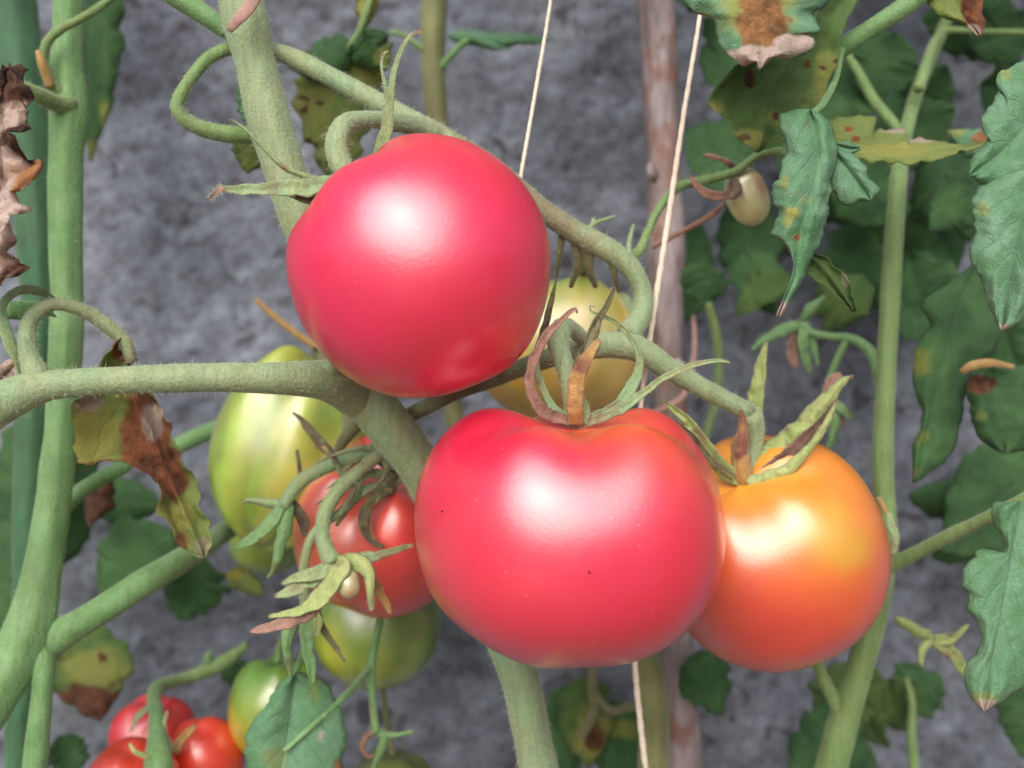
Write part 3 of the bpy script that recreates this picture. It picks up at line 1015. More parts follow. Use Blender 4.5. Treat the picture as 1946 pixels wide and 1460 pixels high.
# front fruit
t2 = tomato('largest pink-red tomato, in front, with dried curling sepals on top', 'ripening tomatoes', tuple(P(1085, 1010, .305)))
fruit('fruit', 1085, 1004, .305, 294, 246, (.02, -.12, 1.0), t2, (.71, .012, .076),
      blobs=[(160, -180, .40, (.72, .09, .012), .85), (90, -235, .35, (.74, .15, .016), .7), (-230, 120, .5, (.70, .045, .075), .6), (60, 40, .26, (.66, .006, .095), .8), (-60, 130, .4, (.70, .030, .065), .6), (230, 120, .5, (.62, .008, .03), .7)],
      cavity=.24, cav_w=.45, lobe_base=.45, lobes=((5, .024, -math.pi / 2 + .78), (2, .012, .3), (3, .010, 1.0)), seed=2, ry=280)
tube('pedicel', [(1092, 800, .305, 17), (1084, 750, .306, 16), (1074, 700, .309, 18), (1062, 660, .312, 20), (1062, 632, .315, 22), (1078, 622, .320, 18), (1104, 640, .328, 15), (1130, 658, .334, 14)],
     M['stem'], t2, seg=16, rough=.08, hairs=700, brown=[(.55, .75, .6)], seed=32)
calyx(t2, 'sepal', [
    ('sepal_ochre', [(1096, 806, .302, 18), (1092, 775, .298, 22), (1096, 735, .297, 21), (1108, 695, .296, 18), (1124, 668, .296, 13), (1140, 645, .296, 6)], [(.55, .8, .8), (.2, .3, .4)], .45),
    ('sepal_dark', [(1085, 720, .301, 6), (1100, 680, .300, 8), (1120, 640, .300, 9), (1140, 600, .300, 11), (1156, 572, .300, 9), (1168, 546, .300, 5)], [(.2, .7, .6)], .5),
    ('sepal_dark', [(1100, 700, .299, 8), (1122, 655, .298, 9), (1135, 625, .298, 9), (1140, 608, .298, 4)], None, .5),
    ('sepal_dry', [(1080, 800, .303, 13), (1045, 788, .300, 16), (1018, 765, .298, 15), (1006, 730, .297, 13), (1012, 690, .296, 12), (1034, 645, .295, 12), (1060, 615, .295, 9), (1082, 594, .294, 6), (1094, 588, .294, 4), (1097, 596, .294, 2)], [(.05, .3, .7)], .45),
    ('sepal', [(1084, 798, .306, 12), (1050, 775, .305, 12), (1030, 735, .305, 10), (1018, 690, .306, 9), (1030, 640, .307, 9)], None, .5),
    ('sepal_dark', [(1012, 690, .312, 7), (1030, 640, .313, 10), (1044, 590, .313, 8), (1052, 555, .313, 5), (1058, 528, .313, 2)], [(.0, .6, .5)], .5),
    ('sepal', [(1098, 802, .303, 10), (1140, 795, .301, 13), (1180, 778, .299, 13), (1215, 752, .297, 11), (1262, 718, .295, 9), (1315, 695, .293, 7), (1365, 685, .292, 5), (1388, 690, .292, 2)], [(.05, .3, .6), (.95, 1.1, .8)], .4),
    ('sepal', [(1110, 798, .308, 12), (1160, 780, .308, 15), (1198, 738, .307, 15), (1216, 690, .306, 10), (1204, 650, .305, 7), (1175, 616, .304, 6), (1145, 600, .303, 5), (1124, 592, .303, 3), (1122, 582, .303, 2.5), (1130, 584, .303, 1.5)], [(.05, .25, .6)], .45),
    ('sepal', [(1108, 804, .302, 12), (1116, 785, .301, 9), (1110, 760, .300, 5), (1106, 745, .300, 2)], None, .5),
], hairs=220, w=.76)

# orange fruit
t3 = tomato('yellow-orange tomato ripening to red below, right of the largest tomato', 'ripening tomatoes', tuple(P(1463, 1048, .36)))
OR = (.76, .135, .014)
fruit('fruit', 1462, 1048, .360, 214, 214, (-.40, -.50, .77), t3, OR,
      blobs=[('axis', 1, .9, (.84, .40, .02), .97), ('axis', -1, 1.1, (.72, .045, .028), .95), (130, -120, .3, (.82, .30, .015), .8), (-80, 150, .7, (.70, .05, .038), .9), (40, 190, .5, (.68, .04, .03), .6), (105, -35, .19, (.60, .40, .03), .8)],
      cavity=.15, cav_w=.4, lobes=((5, .016, .4), (2, .012, 1.0)), seed=3)
tube('pedicel', [(1424, 784, .347, 21), (1432, 806, .348, 22), (1434, 845, .349, 16), (1426, 885, .348, 14), (1414, 915, .347, 15)], M['stem'], t3, seg=14, rough=.08, hairs=500, seed=33)
calyx(t3, 'sepal', [
    ('sepal_ochre', [(1416, 920, .342, 22), (1410, 885, .340, 19), (1408, 845, .339, 19), (1412, 808, .339, 11), (1408, 778, .339, 4)], [(.35, 1.1, .9)], .45),
    ('sepal_lime', [(1412, 916, .343, 16), (1375, 893, .341, 18), (1340, 850, .338, 17), (1310, 805, .336, 12), (1282, 778, .335, 7), (1262, 764, .335, 3)], [(.5, .75, .35), (.95, 1.1, .8)], .4),
    ('sepal_dark', [(1395, 908, .340, 8), (1350, 872, .337, 7), (1320, 832, .335, 5), (1284, 800, .334, 2)], [(.4, 1, .7)], .5),
    ('sepal_lime', [(1428, 905, .348, 14), (1460, 872, .347, 25), (1505, 835, .345, 29), (1550, 788, .343, 24), (1585, 745, .341, 15), (1606, 722, .340, 7), (1622, 714, .340, 3)], [(.95, 1.1, .7)], .35),
    ('sepal_dry', [(1442, 898, .3435, 6), (1475, 880, .342, 15), (1520, 842, .341, 14), (1560, 800, .341, 8), (1590, 760, .340, 3)], [(.0, 1, .8)], .35),
    ('sepal_lime', [(1420, 918, .341, 14), (1455, 912, .339, 15), (1500, 890, .337, 13), (1540, 850, .336, 9), (1570, 805, .336, 7), (1590, 765, .337, 3)], [(.6, .8, .3)], .5),
    ('sepal_lime', [(1424, 880, .354, 12), (1432, 800, .354, 15), (1438, 750, .352, 17), (1446, 700, .350, 13), (1453, 665, .349, 7), (1456, 650, .349, 4)], [(.93, 1.1, .9)], .4),
    ('sepal_dry', [(1560, 800, .347, 5), (1566, 760, .349, 8), (1580, 725, .350, 12), (1600, 712, .350, 7)], None, .4),
], hairs=240)

# lobed red fruit behind, lower left
t4 = tomato('lobed red and salmon tomato half hidden behind the largest one', 'ripening tomatoes', tuple(P(725, 1010, .385)))
fruit('fruit', 726, 1008, .388, 162, 152, (.12, -.42, .9), t4, (.66, .030, .034),
      blobs=[(-160, 20, .7, (.72, .22, .10), .95), (-60, -60, .4, (.76, .14, .09), .6), (100, 60, .5, (.70, .02, .025), .6)],
      cavity=.26, cav_w=.5, lobes=((4, .075, -1.15), (7, .02, .3)), seed=4, mott=.08)
tube('pedicel', [(752, 852, .352, 14), (748, 880, .354, 17), (742, 905, .357, 17), (738, 935, .362, 13)], M['sepal_dark'], t4, rough=.1, hairs=150, seed=34)
calyx(t4, 'sepal', [
    ('sepal_dark', [(742, 925, .358, 12), (715, 945, .353, 13), (690, 985, .350, 11), (700, 1020, .350, 9), (730, 1040, .350, 6)], [(.3, 1, .5)], .45),
    ('sepal', [(742, 920, .357, 11), (700, 930, .352, 12), (665, 960, .349, 9), (640, 1000, .347, 4)], None, .45),
    ('sepal_dark', [(745, 915, .357, 11), (770, 905, .354, 10), (740, 890, .352, 8), (705, 870, .351, 4)], [(.2, 1, .7)], .5),
    ('sepal', [(738, 925, .357, 12), (720, 900, .352, 12), (690, 905, .348, 9), (640, 940, .345, 4)], None, .5),
    ('sepal_ochre', [(742, 930, .357, 9), (705, 960, .352, 8), (700, 1000, .351, 6), (715, 1035, .351, 3)], [(.2, .8, .5)], .5),
], hairs=120)

# green fruits
YG = (.37, .50, .07)
t5 = tomato('ribbed yellow-green unripe tomato left of the red ones', 'unripe green tomatoes', tuple(P(552, 870, .42)))
fruit('fruit', 558, 852, .425, 150, 182, (.28, .1, .95), t5, YG,
      blobs=[('axis', 1, .5, (.32, .40, .03), .7), (130, -60, .4, (.20, .28, .03), .7), (-60, 190, .4, (.26, .44, .05), .6), (0, 20, .35, (.46, .54, .10), .6)],
      cavity=.12, lobes=((7, .030, .4), (3, .02, 1.7)), lobe_base=.7, seed=5, mott=.2)
calyx(t5, 'sepal', [
    ('sepal_dark', [(640, 880, .366, 6), (615, 848, .368, 10), (590, 818, .369, 9), (568, 794, .37, 6), (556, 784, .37, 3)], [(.2, 1, .6)], .5),
    ('sepal_dark', [(572, 920, .372, 5), (568, 885, .373, 5), (564, 855, .374, 4)], [(0, 1, .8)], .6),
    ('sepal_ochre', [(600, 845, .369, 7), (630, 858, .366, 8), (660, 868, .362, 5)], None, .5)], hairs=40)
tube('pedicel', [(645, 855, .36, 9), (660, 790, .40, 10), (622, 690, .43, 12), (600, 668, .435, 12)], M['sepal_dark'], t5, seed=35)
t12 = tomato('dark green tomato peeking out below the ribbed yellow-green one', 'unripe green tomatoes', tuple(P(508, 1020, .48)))
fruit('fruit', 510, 1018, .48, 72, 74, (.1, .1, 1.0), t12, (.20, .34, .04), blobs=[(-40, 20, .5, (.30, .44, .05), .6)], lobes=((5, .02, .2),), seed=15)
tube('pedicel', [(516, 950, .48, 7), (522, 925, .475, 8), (545, 880, .47, 8)], M['stem_back'], t12, seed=40)
t6 = tomato('yellow unripe tomato with green shoulder, seen between the two biggest tomatoes', 'unripe green tomatoes', tuple(P(1065, 665, .44)))
fruit('fruit', 1064, 668, .440, 160, 134, (.0, .25, 1.0), t6, (.88, .60, .10),
      blobs=[(20, -132, .8, (.25, .38, .05), .98), (140, -40, .35, (.74, .48, .05), .7), (40, -30, .35, (.74, .74, .35), .7)],
      cavity=.1, lobes=((5, .02, .2),), seed=6, mott=.12)
tube('pedicel', [(1115, 545, .44, 9), (1108, 520, .435, 10), (1110, 480, .40, 10), (1112, 455, .345, 9)], M['sepal_dark'], t6, seed=36)
calyx(t6, 'sepal', [                    ('sepal', [(1115, 548, .43, 6), (1180, 570, .425, 14), (1215, 615, .42, 6)], None, .5)], hairs=0)
t7 = tomato('green tomato with lime underside below the lobed red tomato', 'unripe green tomatoes', tuple(P(715, 1180, .43)))
fruit('fruit', 715, 1182, .432, 122, 120, (.1, .1, 1.0), t7, (.18, .34, .05),
      blobs=[(-105, 50, .5, (.44, .52, .03), .95), (-20, 105, .4, (.30, .38, .03), .6), (80, 0, .5, (.16, .22, .03), .6), (-60, -60, .3, (.12, .28, .10), .5)],
      lobes=((5, .02, .2),), seed=7, mott=.2)
tube('pedicel', [(724, 1068, .43, 8), (730, 1050, .425, 9), (745, 1000, .43, 9)], M['sepal_dark'], t7, seed=37)
t8 = tomato('small green tomato with yellow flank behind the blue-green leaf', 'unripe green tomatoes', tuple(P(520, 1345, .42)))
fruit('fruit', 522, 1345, .425, 86, 96, (.1, .0, 1.0), t8, (.14, .30, .03),
      blobs=[(-75, 50, .5, (.60, .46, .03), .95), (-40, -10, .25, (.34, .50, .10), .5), (0, -90, .5, (.09, .24, .03), .6)], lobes=((4, .02, .2),), seed=8)
tube('pedicel', [(528, 1258, .425, 6), (530, 1235, .425, 7), (545, 1200, .42, 7)], M['stem_back'], t8, seed=38)
t9 = tomato('dark green tomato cut by the bottom edge of the picture', 'unripe green tomatoes', tuple(P(745, 1492, .46)))
fruit('fruit', 745, 1494, .46, 78, 66, (.1, .1, 1.0), t9, (.12, .17, .03), blobs=[(-30, 10, .5, (.16, .22, .03), .5)], lobes=((5, .02, .2),), seed=9)
tube('pedicel', [(747, 1436, .46, 6), (740, 1400, .468, 6), (728, 1300, .472, 6), (740, 1150, .46, 6), (790, 1000, .42, 7), (812, 925, .35, 7)], M['stem_olive'], t9, seed=41)
# small red fruits, bottom left
RD = (.66, .035, .010)
cl = []
for lab, a, b_, d_, rx_, rz_, ax_, base_, sd in [
        ('pinkish small red tomato, rearmost of the bottom left cluster', 291, 1402, .440, 80, 78, (.05, -.2, 1), (.62, .025, .035), 10),
        ('small orange-red tomato at the right of the bottom left cluster', 388, 1440, .420, 72, 74, (-.4, -.35, .9), RD, 11),
        ('orange-red tomato at the left of the cluster, cut by the bottom edge', 250, 1494, .395, 86, 80, (.35, -.35, .9), RD, 12)]:
    t_ = tomato(lab, 'small red tomatoes in the bottom left cluster', tuple(P(a, b_, d_)))
    fruit('fruit', a, b_, d_, rx_, rz_, ax_, t_, base_, blobs=[(20, 50, .6, (.58, .02, .01), .4)], cavity=.12, lobes=((4, .02, .5),), seed=sd)
    cl.append(t_)
calyx(cl[0], 'sepal', [('sepal', [(290, 1340, .425, 8), (262, 1362, .421, 7), (248, 1392, .418, 3)], None, .5)], hairs=0)
calyx(cl[1], 'sepal', [('sepal_ochre', [(330, 1430, .40, 8), (350, 1400, .397, 9), (372, 1378, .397, 4)], None, .5), ('sepal', [(328, 1430, .398, 7), (312, 1380, .40, 5), (318, 1350, .402, 3)], None, .5)], hairs=0)
calyx(cl[2], 'sepal', [('sepal_lime', [(288, 1440, .372, 6), (258, 1428, .369, 6), (246, 1412, .369, 3)], None, .6)], hairs=0)
tube('pedicel', [(296, 1340, .412, 12), (298, 1400, .396, 17), (300, 1450, .388, 26), (300, 1500, .386, 28)], M['stem_green'], cl[2], hairs=200, seed=39)
# little pale fruit
t10 = tomato('tiny pale cream-green fruit with dead brown sepals, near the stake', None, tuple(P(1420, 372, .36)))
fruit('fruit', 1420, 374, .362, 40, 54, (-.35, -.1, .9), t10, (.52, .58, .30), blobs=[(10, 40, .6, (.50, .54, .22), .6), (28, -28, .38, (.35, .16, .08), .95), (-10, -40, .4, (.62, .62, .30), .6)],
      cavity=.06, lobes=((2, .03, .2),), seed=13, nt_=40, nph=56)
calyx(t10, 'sepal', [
    ('sepal_dry', [(1396, 350, .357, 12), (1378, 372, .352, 10), (1345, 368, .350, 10), (1322, 350, .349, 7), (1310, 334, .349, 3)], [(0, .25, .8)], .5),
    ('sepal_dry', [(1402, 332, .357, 8), (1386, 310, .355, 8), (1360, 298, .354, 6), (1335, 294, .354, 4)], [(0, .4, .8)], .5),
    ('sepal_dry', [(1400, 340, .356, 10), (1402, 362, .350, 9), (1388, 378, .348, 5)], [(0, 1, .8)], .5)], hairs=60)
# tiny white fruit in its calyx
t11 = tomato('tiny white fruit set in a drooping green calyx before the red tomato', None, tuple(P(660, 1112, .335)))
fruit('fruit', 662, 1110, .329, 23, 27, (-.2, .1, .95), t11, (.44, .47, .30), blobs=[(8, 20, .5, (.45, .28, .12), .8), (18, -10, .4, (.30, .24, .16), .8), (-10, -18, .5, (.40, .46, .22), .7)], cavity=.02, lobes=((3, .02, .2),), seed=14, nt_=30, nph=40)
calyx(t11, 'sepal', [
    ('sepal_lime', [(640, 1066, .331, 18), (650, 1076, .328, 24), (636, 1098, .326, 20), (612, 1130, .325, 20), (585, 1155, .324, 15), (540, 1168, .324, 7), (510, 1172, .324, 4)], None, .35),
    ('sepal', [(635, 1075, .332, 16), (605, 1095, .330, 22), (570, 1115, .328, 16), (540, 1128, .327, 9), (522, 1134, .327, 4)], [(.6, .8, .4)], .35),
    ('sepal', [(640, 1085, .329, 14), (600, 1090, .328, 16), (560, 1100, .328, 9), (535, 1110, .328, 3)], None, .4),
    ('sepal_lime', [(655, 1068, .331, 18), (688, 1075, .328, 18), (702, 1100, .327, 13), (704, 1135, .327, 9), (706, 1162, .327, 5)], [(.7, 1.1, .35)], .4),
    ('sepal', [(650, 1068, .333, 16), (690, 1060, .334, 13), (735, 1052, .336, 9), (765, 1042, .338, 7), (786, 1036, .339, 3)], [(.5, 1, .6)], .5),
    ('sepal_ochre', [(690, 1080, .338, 12), (715, 1115, .340, 11), (735, 1150, .341, 7), (742, 1168, .341, 3)], [(.0, .6, .3)], .45),
    ('sepal_dry', [(610, 1150, .327, 8), (580, 1170, .325, 14), (540, 1185, .324, 13), (500, 1195, .324, 9), (474, 1202, .324, 3)], [(.1, .5, .3)], .4),
], hairs=160)
# spent flowers: each its own hanging calyx
def spent(label, anchor, specs, hairs=60, group='spent flower calyxes'):
    o = thing('spent_flower', tuple(P(*anchor)), label, 'flower', group)
    calyx(o, 'sepal', specs, hairs=hairs)
    return o


spent('drooping green calyx before the ribbed yellow-green tomato', (540, 960, .346), [
    ('stem_green', [(540, 955, .346, 12), (520, 985, .345, 15), (490, 1015, .344, 13), (462, 1035, .343, 9), (442, 1046, .343, 3)], None, .4),
    ('stem_green', [(548, 960, .346, 12), (540, 1000, .345, 14), (530, 1050, .344, 11), (518, 1085, .343, 5), (508, 1100, .343, 2)], [(.75, 1, .6)], .4),
    ('sepal', [(530, 958, .347, 10), (500, 955, .346, 9), (470, 952, .345, 6), (462, 958, .345, 3)], None, .5),
    ('sepal_dark', [(552, 955, .348, 10), (575, 985, .35, 13), (580, 1020, .351, 7)], [(0, 1, .8)], .5)])
spent('cluster of limp green sepals below the tiny white fruit', (588, 1165, .343), [
    ('stem_green', [(575, 1160, .343, 12), (552, 1190, .342, 14), (545, 1225, .341, 12), (550, 1260, .341, 8), (554, 1288, .341, 3)], [(.55, 1.1, .6)], .4),
    ('stem_green', [(590, 1160, .343, 16), (584, 1200, .342, 16), (586, 1240, .341, 13), (592, 1275, .341, 9), (594, 1300, .341, 3)], None, .4),
    ('sepal_dark', [(598, 1160, .344, 12), (620, 1200, .345, 11), (640, 1232, .346, 7), (656, 1258, .346, 3)], [(0, .5, .4)], .5),
    ('sepal_lime', [(598, 1165, .343, 8), (604, 1185, .342, 10), (600, 1212, .342, 4)], None, .5)])
spent('dry curled calyx with a light ring at the end of a thin stalk', (714, 1395, .379), [
    ('sepal_dry', [(716, 1388, .379, 8), (698, 1400, .378, 8), (688, 1420, .377, 7), (698, 1438, .377, 5), (712, 1436, .377, 3)], None, .6),
    ('stem_green', [(718, 1392, .379, 9), (728, 1405, .378, 9), (720, 1435, .377, 8), (708, 1465, .376, 6)], None, .45),
    ('stem_green', [(722, 1395, .379, 9), (750, 1398, .378, 7), (786, 1390, .377, 3)], None, .4),
    ('sepal', [(716, 1385, .379, 7), (708, 1355, .378, 4), (704, 1340, .378, 2)], None, .5)])

# ------------------------------------------------------------------ leaves of the central plant
leaf('leaf', [(560, 1278, .352), (555, 1330, .352), (545, 1400, .350), (530, 1480, .348), (520, 1540, .347)],
     [(570, 1276), (612, 1295), (640, 1330), (655, 1375), (664, 1395), (655, 1430), (648, 1470), (620, 1510), (520, 1540)],
     [(565, 1276), (535, 1295), (515, 1330), (490, 1360), (470, 1390), (466, 1430), (475, 1470), (495, 1510), (520, 1540)],
     M['leaf'], pc, dl=.006, dr=-.003, bulge=.0025, seed=51, spots=[('pale', 612, 1398, 6, 14, .6), ('yellow', 520, 1440, 26, 20, .5), ('yellow', 600, 1310, 10, 30, .35), ('brown', 645, 1460, 16, 22, .6)],
     label='broad blue-green leaf at the bottom edge')
tube('leaf_stalk', [(585, 1200, .346, 5), (575, 1240, .35, 6), (562, 1282, .352, 6)], M['stem_green'], pc, seed=52)
# spotted leaf behind the main stem
gleaf('leaf', 690, 88, 640, 350, .40, .415, 165, M['leaf_under'], pc, bend=-30, seed=53, spots=[('yellow', 690, 150, 40, 50, .6), ('yellow', 590, 200, 50, 60, .5), ('yellow', 640, 260, 60, 60, .4)]
      + [('brown', 560 + random.random() * 150, 170 + random.random() * 170, 7, 7, .9) for _ in range(16)], label='yellowing spotted leaf behind the thick stem')
gleaf('leaf', 668, 82, 545, 130, .395, .40, 78, M['leaf_dark'], pc, bend=16, seed=54)
gleaf('leaf', 690, 55, 740, 130, .39, .40, 80, M['leaf_dark'], pc, bend=-8, seed=55, spots=[('yellow', 735, 108, 28, 22, .7)])
tube('leaf_stalk', [(712, -30, .40, 6), (690, 40, .395, 7), (672, 78, .395, 6), (640, 110, .40, 6)], M['stem_back'], pc, seed=56)
gleaf('leaf', 700, -60, 690, 60, .40, .40, 50, M['leaf_olive'], pc, seed=57, spots=[('yellow', 700, 20, 20, 40, .5)])
gleaf('leaf', 480, 235, 470, 330, .36, .365, 90, M['leaf_under'], pc, bend=10, seed=58, spots=[('yellow', 490, 290, 40, 40, .4)])
gleaf('leaf', 470, 130, 478, 250, .352, .352, 40, M['leaf'], pc, bend=-6, seed=59)
tube('dry_stalk', [(486, 570, .43, 5), (520, 600, .43, 6), (560, 632, .43, 7), (600, 660, .43, 6)], M['sepal_ochre'], pc, seed=60)
# dry strip of tie caught on the stem
tube('dry_strip', [(500, -40, .318, 12), (488, -10, .318, 13), (468, 20, .318, 13), (450, 40, .318, 11), (436, 60, .319, 5)], M['dry'], pc, flat=.35, seed=61, label='pale pink dry strip across the thick stem')

# ------------------------------------------------------------------ left plant
pl = plant(-40, 1500, .345, 'left tomato plant with a light green forked stem at the left edge')
tube('stem', [(135, -420, .372, 26), (132, -150, .372, 28), (130, 0, .372, 28), (128, 100, .372, 29), (130, 175, .371, 33), (132, 215, .371, 33), (126, 300, .371, 31), (125, 450, .371, 31), (128, 600, .370, 31),
              (120, 760, .368, 29), (110, 880, .365, 30), (95, 1000, .362, 32), (78, 1100, .359, 36), (58, 1190, .355, 44), (20, 1270, .350, 46), (-30, 1350, .346, 46), (-90, 1460, .344, 46)]
     + down(-110, .344, -40, 48), M['stem_green'], pl, seg=20, step=.004, rough=.04, ridge=.05, hairs=3800, hair_span=(.05, .3), hair_len=.0008, seed=71)
tube('branch', [(20, 1250, .372, 26), (66, 1230, .362, 42), (104, 1212, .358, 35), (150, 1186, .357, 27), (190, 1162, .357, 26), (270, 1110, .362, 26), (350, 1062, .385, 24), (420, 1015, .43, 20), (470, 980, .468, 18), (540, 930, .50, 16), (600, 890, .53, 14)],
     M['stem_green'], pl, seg=16, rough=.04, hairs=1800, hair_len=.0007, seed=72)
tube('branch', [(62, 1190, .364, 22), (74, 1225, .356, 29), (82, 1270, .352, 23), (80, 1320, .351, 19), (74, 1380, .351, 21), (66, 1460, .351, 23), (55, 1600, .352, 22), (40, 1800, .355, 18)], M['stem_green'], pl, seg=16, hairs=800, hair_len=.0007, seed=73)
tube('branch', [(135, 200, .368, 18), (105, 196, .362, 17), (75, 182, .355, 16), (45, 168, .349, 14), (10, 155, .343, 12), (-30, 150, .338, 10)], M['stem_back'], pl, seg=14, hairs=500, seed=74)
tube('tendril', [(118, 190, .368, 16), (100, 160, .364, 13), (84, 118, .362, 10), (88, 84, .360, 9), (112, 58, .359, 9), (155, 35, .358, 8), (200, 6, .357, 8), (240, -30, .356, 8)], M['stem_back'], pl, hairs=400, seed=75)
tube('tendril', [(96, 165, .362, 9), (80, 120, .358, 9), (72, 96, .357, 5)], M['sepal_ochre'], pl, hairs=80, seed=76)
tube('branch', [(100, 990, .38, 16), (140, 945, .385, 16), (190, 910, .39, 15), (235, 888, .395, 14), (248, 884, .396, 8)], M['stem_green'], pl, hairs=200, hair_len=.0006, seed=77)
tube('branch', [(320, 858, .46, 14), (370, 832, .46, 16), (430, 808, .46, 15), (500, 780, .47, 12)], M['stem_green'], pl, seed=78)
tube('branch', [(120, -20, .38, 10), (150, 60, .38, 6), (165, 120, .38, 6), (160, 230, .378, 5), (150, 300, .376, 3)], M['stem_green'], pl, seed=79)
# curled ribbon leaf at the left edge
tube('leaf_stalk', [(-40, 600, .31, 14), (0, 592, .312, 16), (40, 590, .316, 18), (80, 590, .322, 16), (100, 600, .33, 8)], M['stem_green'], pl, flat=.4, seed=80)
tube('curled_leaf', [(105, 572, .318, 6), (80, 556, .311, 10), (45, 550, .304, 9), (15, 565, .299, 8), (2, 590, .297, 8), (10, 625, .296, 12), (24, 660, .296, 13), (32, 690, .297, 7), (40, 720, .298, 5)], M['sepal'], pl, flat=.22, twist=1.2, brown=[(0, .4, .35)], seed=81)
leaf('leaf', [(38, 678, .299), (20, 705, .300), (-5, 730, .301), (-40, 755, .302)],
     [(40, 680), (46, 705), (44, 722), (20, 745), (-5, 765), (-40, 775)], [(34, 682), (15, 690), (-8, 700), (-40, 720)],
     M['dead'], pl, crinkle=.001, seed=82, spots=[('brown', 10, 720, 30, 20, .5)], nu=24, label='shrivelled pink-brown leaf tip at the left edge')
# crumpled dead leaf at the left edge
leaf('leaf', [(20, 125, .300), (5, 210, .292), (8, 300, .289), (0, 400, .288), (-10, 480, .288), (-25, 560, .290)],
     [(30, 125), (45, 165), (50, 205), (30, 215), (40, 260), (52, 310), (58, 350), (38, 375), (44, 400), (28, 425), (22, 470), (38, 508), (45, 525), (20, 535), (-25, 560)],
     [(10, 125), (-30, 200), (-50, 300), (-60, 400), (-60, 480), (-25, 560)],
     M['dead'], pl, dl=-.004, dr=.004, bulge=.004, crinkle=.0048, quilt=.0007, nu=70, nv=12, seed=83,
     spots=[('brown', 30, 270, 26, 40, .85), ('brown', 20, 160, 40, 40, .8), ('yellow', 45, 340, 16, 50, .9), ('pale', 10, 400, 34, 60, .8), ('pale', 15, 300, 20, 20, .6), ('brown', 30, 515, 24, 14, .7)],
     label='crumpled dry brown leaf at the left edge')
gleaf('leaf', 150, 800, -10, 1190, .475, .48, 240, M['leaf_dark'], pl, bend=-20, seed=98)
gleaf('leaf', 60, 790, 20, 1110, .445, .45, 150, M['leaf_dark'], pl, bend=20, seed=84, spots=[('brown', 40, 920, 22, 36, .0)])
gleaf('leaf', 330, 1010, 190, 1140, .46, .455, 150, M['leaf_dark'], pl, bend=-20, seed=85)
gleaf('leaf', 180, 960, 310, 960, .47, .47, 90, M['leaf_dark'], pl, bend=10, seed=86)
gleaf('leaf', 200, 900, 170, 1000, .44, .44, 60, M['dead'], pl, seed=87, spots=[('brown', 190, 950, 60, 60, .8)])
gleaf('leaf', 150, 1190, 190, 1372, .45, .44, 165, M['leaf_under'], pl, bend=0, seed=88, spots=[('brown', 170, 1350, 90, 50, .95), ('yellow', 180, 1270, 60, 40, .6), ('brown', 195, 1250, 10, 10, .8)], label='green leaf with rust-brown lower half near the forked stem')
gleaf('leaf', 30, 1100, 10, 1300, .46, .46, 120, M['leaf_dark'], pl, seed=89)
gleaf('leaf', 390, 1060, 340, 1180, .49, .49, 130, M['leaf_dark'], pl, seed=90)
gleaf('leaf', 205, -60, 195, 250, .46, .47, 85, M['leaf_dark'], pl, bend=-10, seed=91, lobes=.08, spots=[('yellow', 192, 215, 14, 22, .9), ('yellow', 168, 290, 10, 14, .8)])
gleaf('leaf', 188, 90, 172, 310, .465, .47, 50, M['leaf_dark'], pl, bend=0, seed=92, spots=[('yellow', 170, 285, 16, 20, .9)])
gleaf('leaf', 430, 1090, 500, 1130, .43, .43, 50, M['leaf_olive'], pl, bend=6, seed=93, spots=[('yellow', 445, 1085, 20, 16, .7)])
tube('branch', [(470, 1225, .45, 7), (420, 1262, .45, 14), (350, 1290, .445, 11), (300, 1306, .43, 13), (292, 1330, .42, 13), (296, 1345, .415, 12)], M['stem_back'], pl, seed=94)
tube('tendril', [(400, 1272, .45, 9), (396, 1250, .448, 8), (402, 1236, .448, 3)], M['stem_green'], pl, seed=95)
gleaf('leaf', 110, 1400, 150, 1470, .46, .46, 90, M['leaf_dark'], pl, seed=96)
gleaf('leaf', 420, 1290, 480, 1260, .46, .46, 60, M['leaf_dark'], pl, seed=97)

# ------------------------------------------------------------------ thicker stem at the far left
pf = plant(40, 1500, .44, 'tomato plant with a broad dark green stem behind the left one')
tube('stem', [(0, -420, .44, 42), (10, -100, .44, 42), (25, 0, .44, 43), (42, 150, .44, 43), (60, 300, .44, 42), (72, 450, .44, 38), (76, 600, .44, 34), (62, 800, .44, 32), (55, 1000, .44, 28), (50, 1200, .44, 27), (40, 1460, .44, 30)]
     + down(40, .44, 20, 34), M['stem_deep'], pf, seg=18, step=.006, rough=.04, ridge=.06, seed=101)
tube('branch', [(60, 1120, .44, 10), (30, 1050, .45, 8), (10, 960, .455, 8), (-30, 900, .46, 8)], M['stem_green'], pf, seed=102)

# ------------------------------------------------------------------ plant at the back
pb = plant(1240, 1500, .42, 'tomato plant with a thin olive stem close to the wall, behind the fruits')
tube('stem', [(830, -420, .47, 24), (826, -100, .47, 24), (824, 0, .47, 24), (822, 100, .47, 23), (828, 200, .47, 21), (836, 300, .47, 20), (848, 500, .465, 19), (860, 700, .46, 19), (862, 790, .46, 20),
              (930, 960, .45, 22), (1100, 1120, .44, 25), (1215, 1230, .432, 28), (1240, 1330, .43, 29), (1242, 1460, .43, 30)] + down(1242, .43, 10, 32), M['stem_olive'], pb, seg=16, step=.005, rough=.05, ridge=.05, seed=111)
tube('leaf_stalk', [(836, 130, .468, 7), (858, 105, .466, 7), (880, 82, .465, 7), (910, 72, .464, 6)], M['stem_green'], pb, seed=112)
gleaf('leaf', 850, 68, 1050, 76, .465, .46, 30, M['leaf'], pb, bend=-4, seed=113, lobes=.06)
gleaf('leaf', 890, 72, 968, 95, .462, .458, 20, M['leaf'], pb, bend=0, seed=114, lobes=.05)
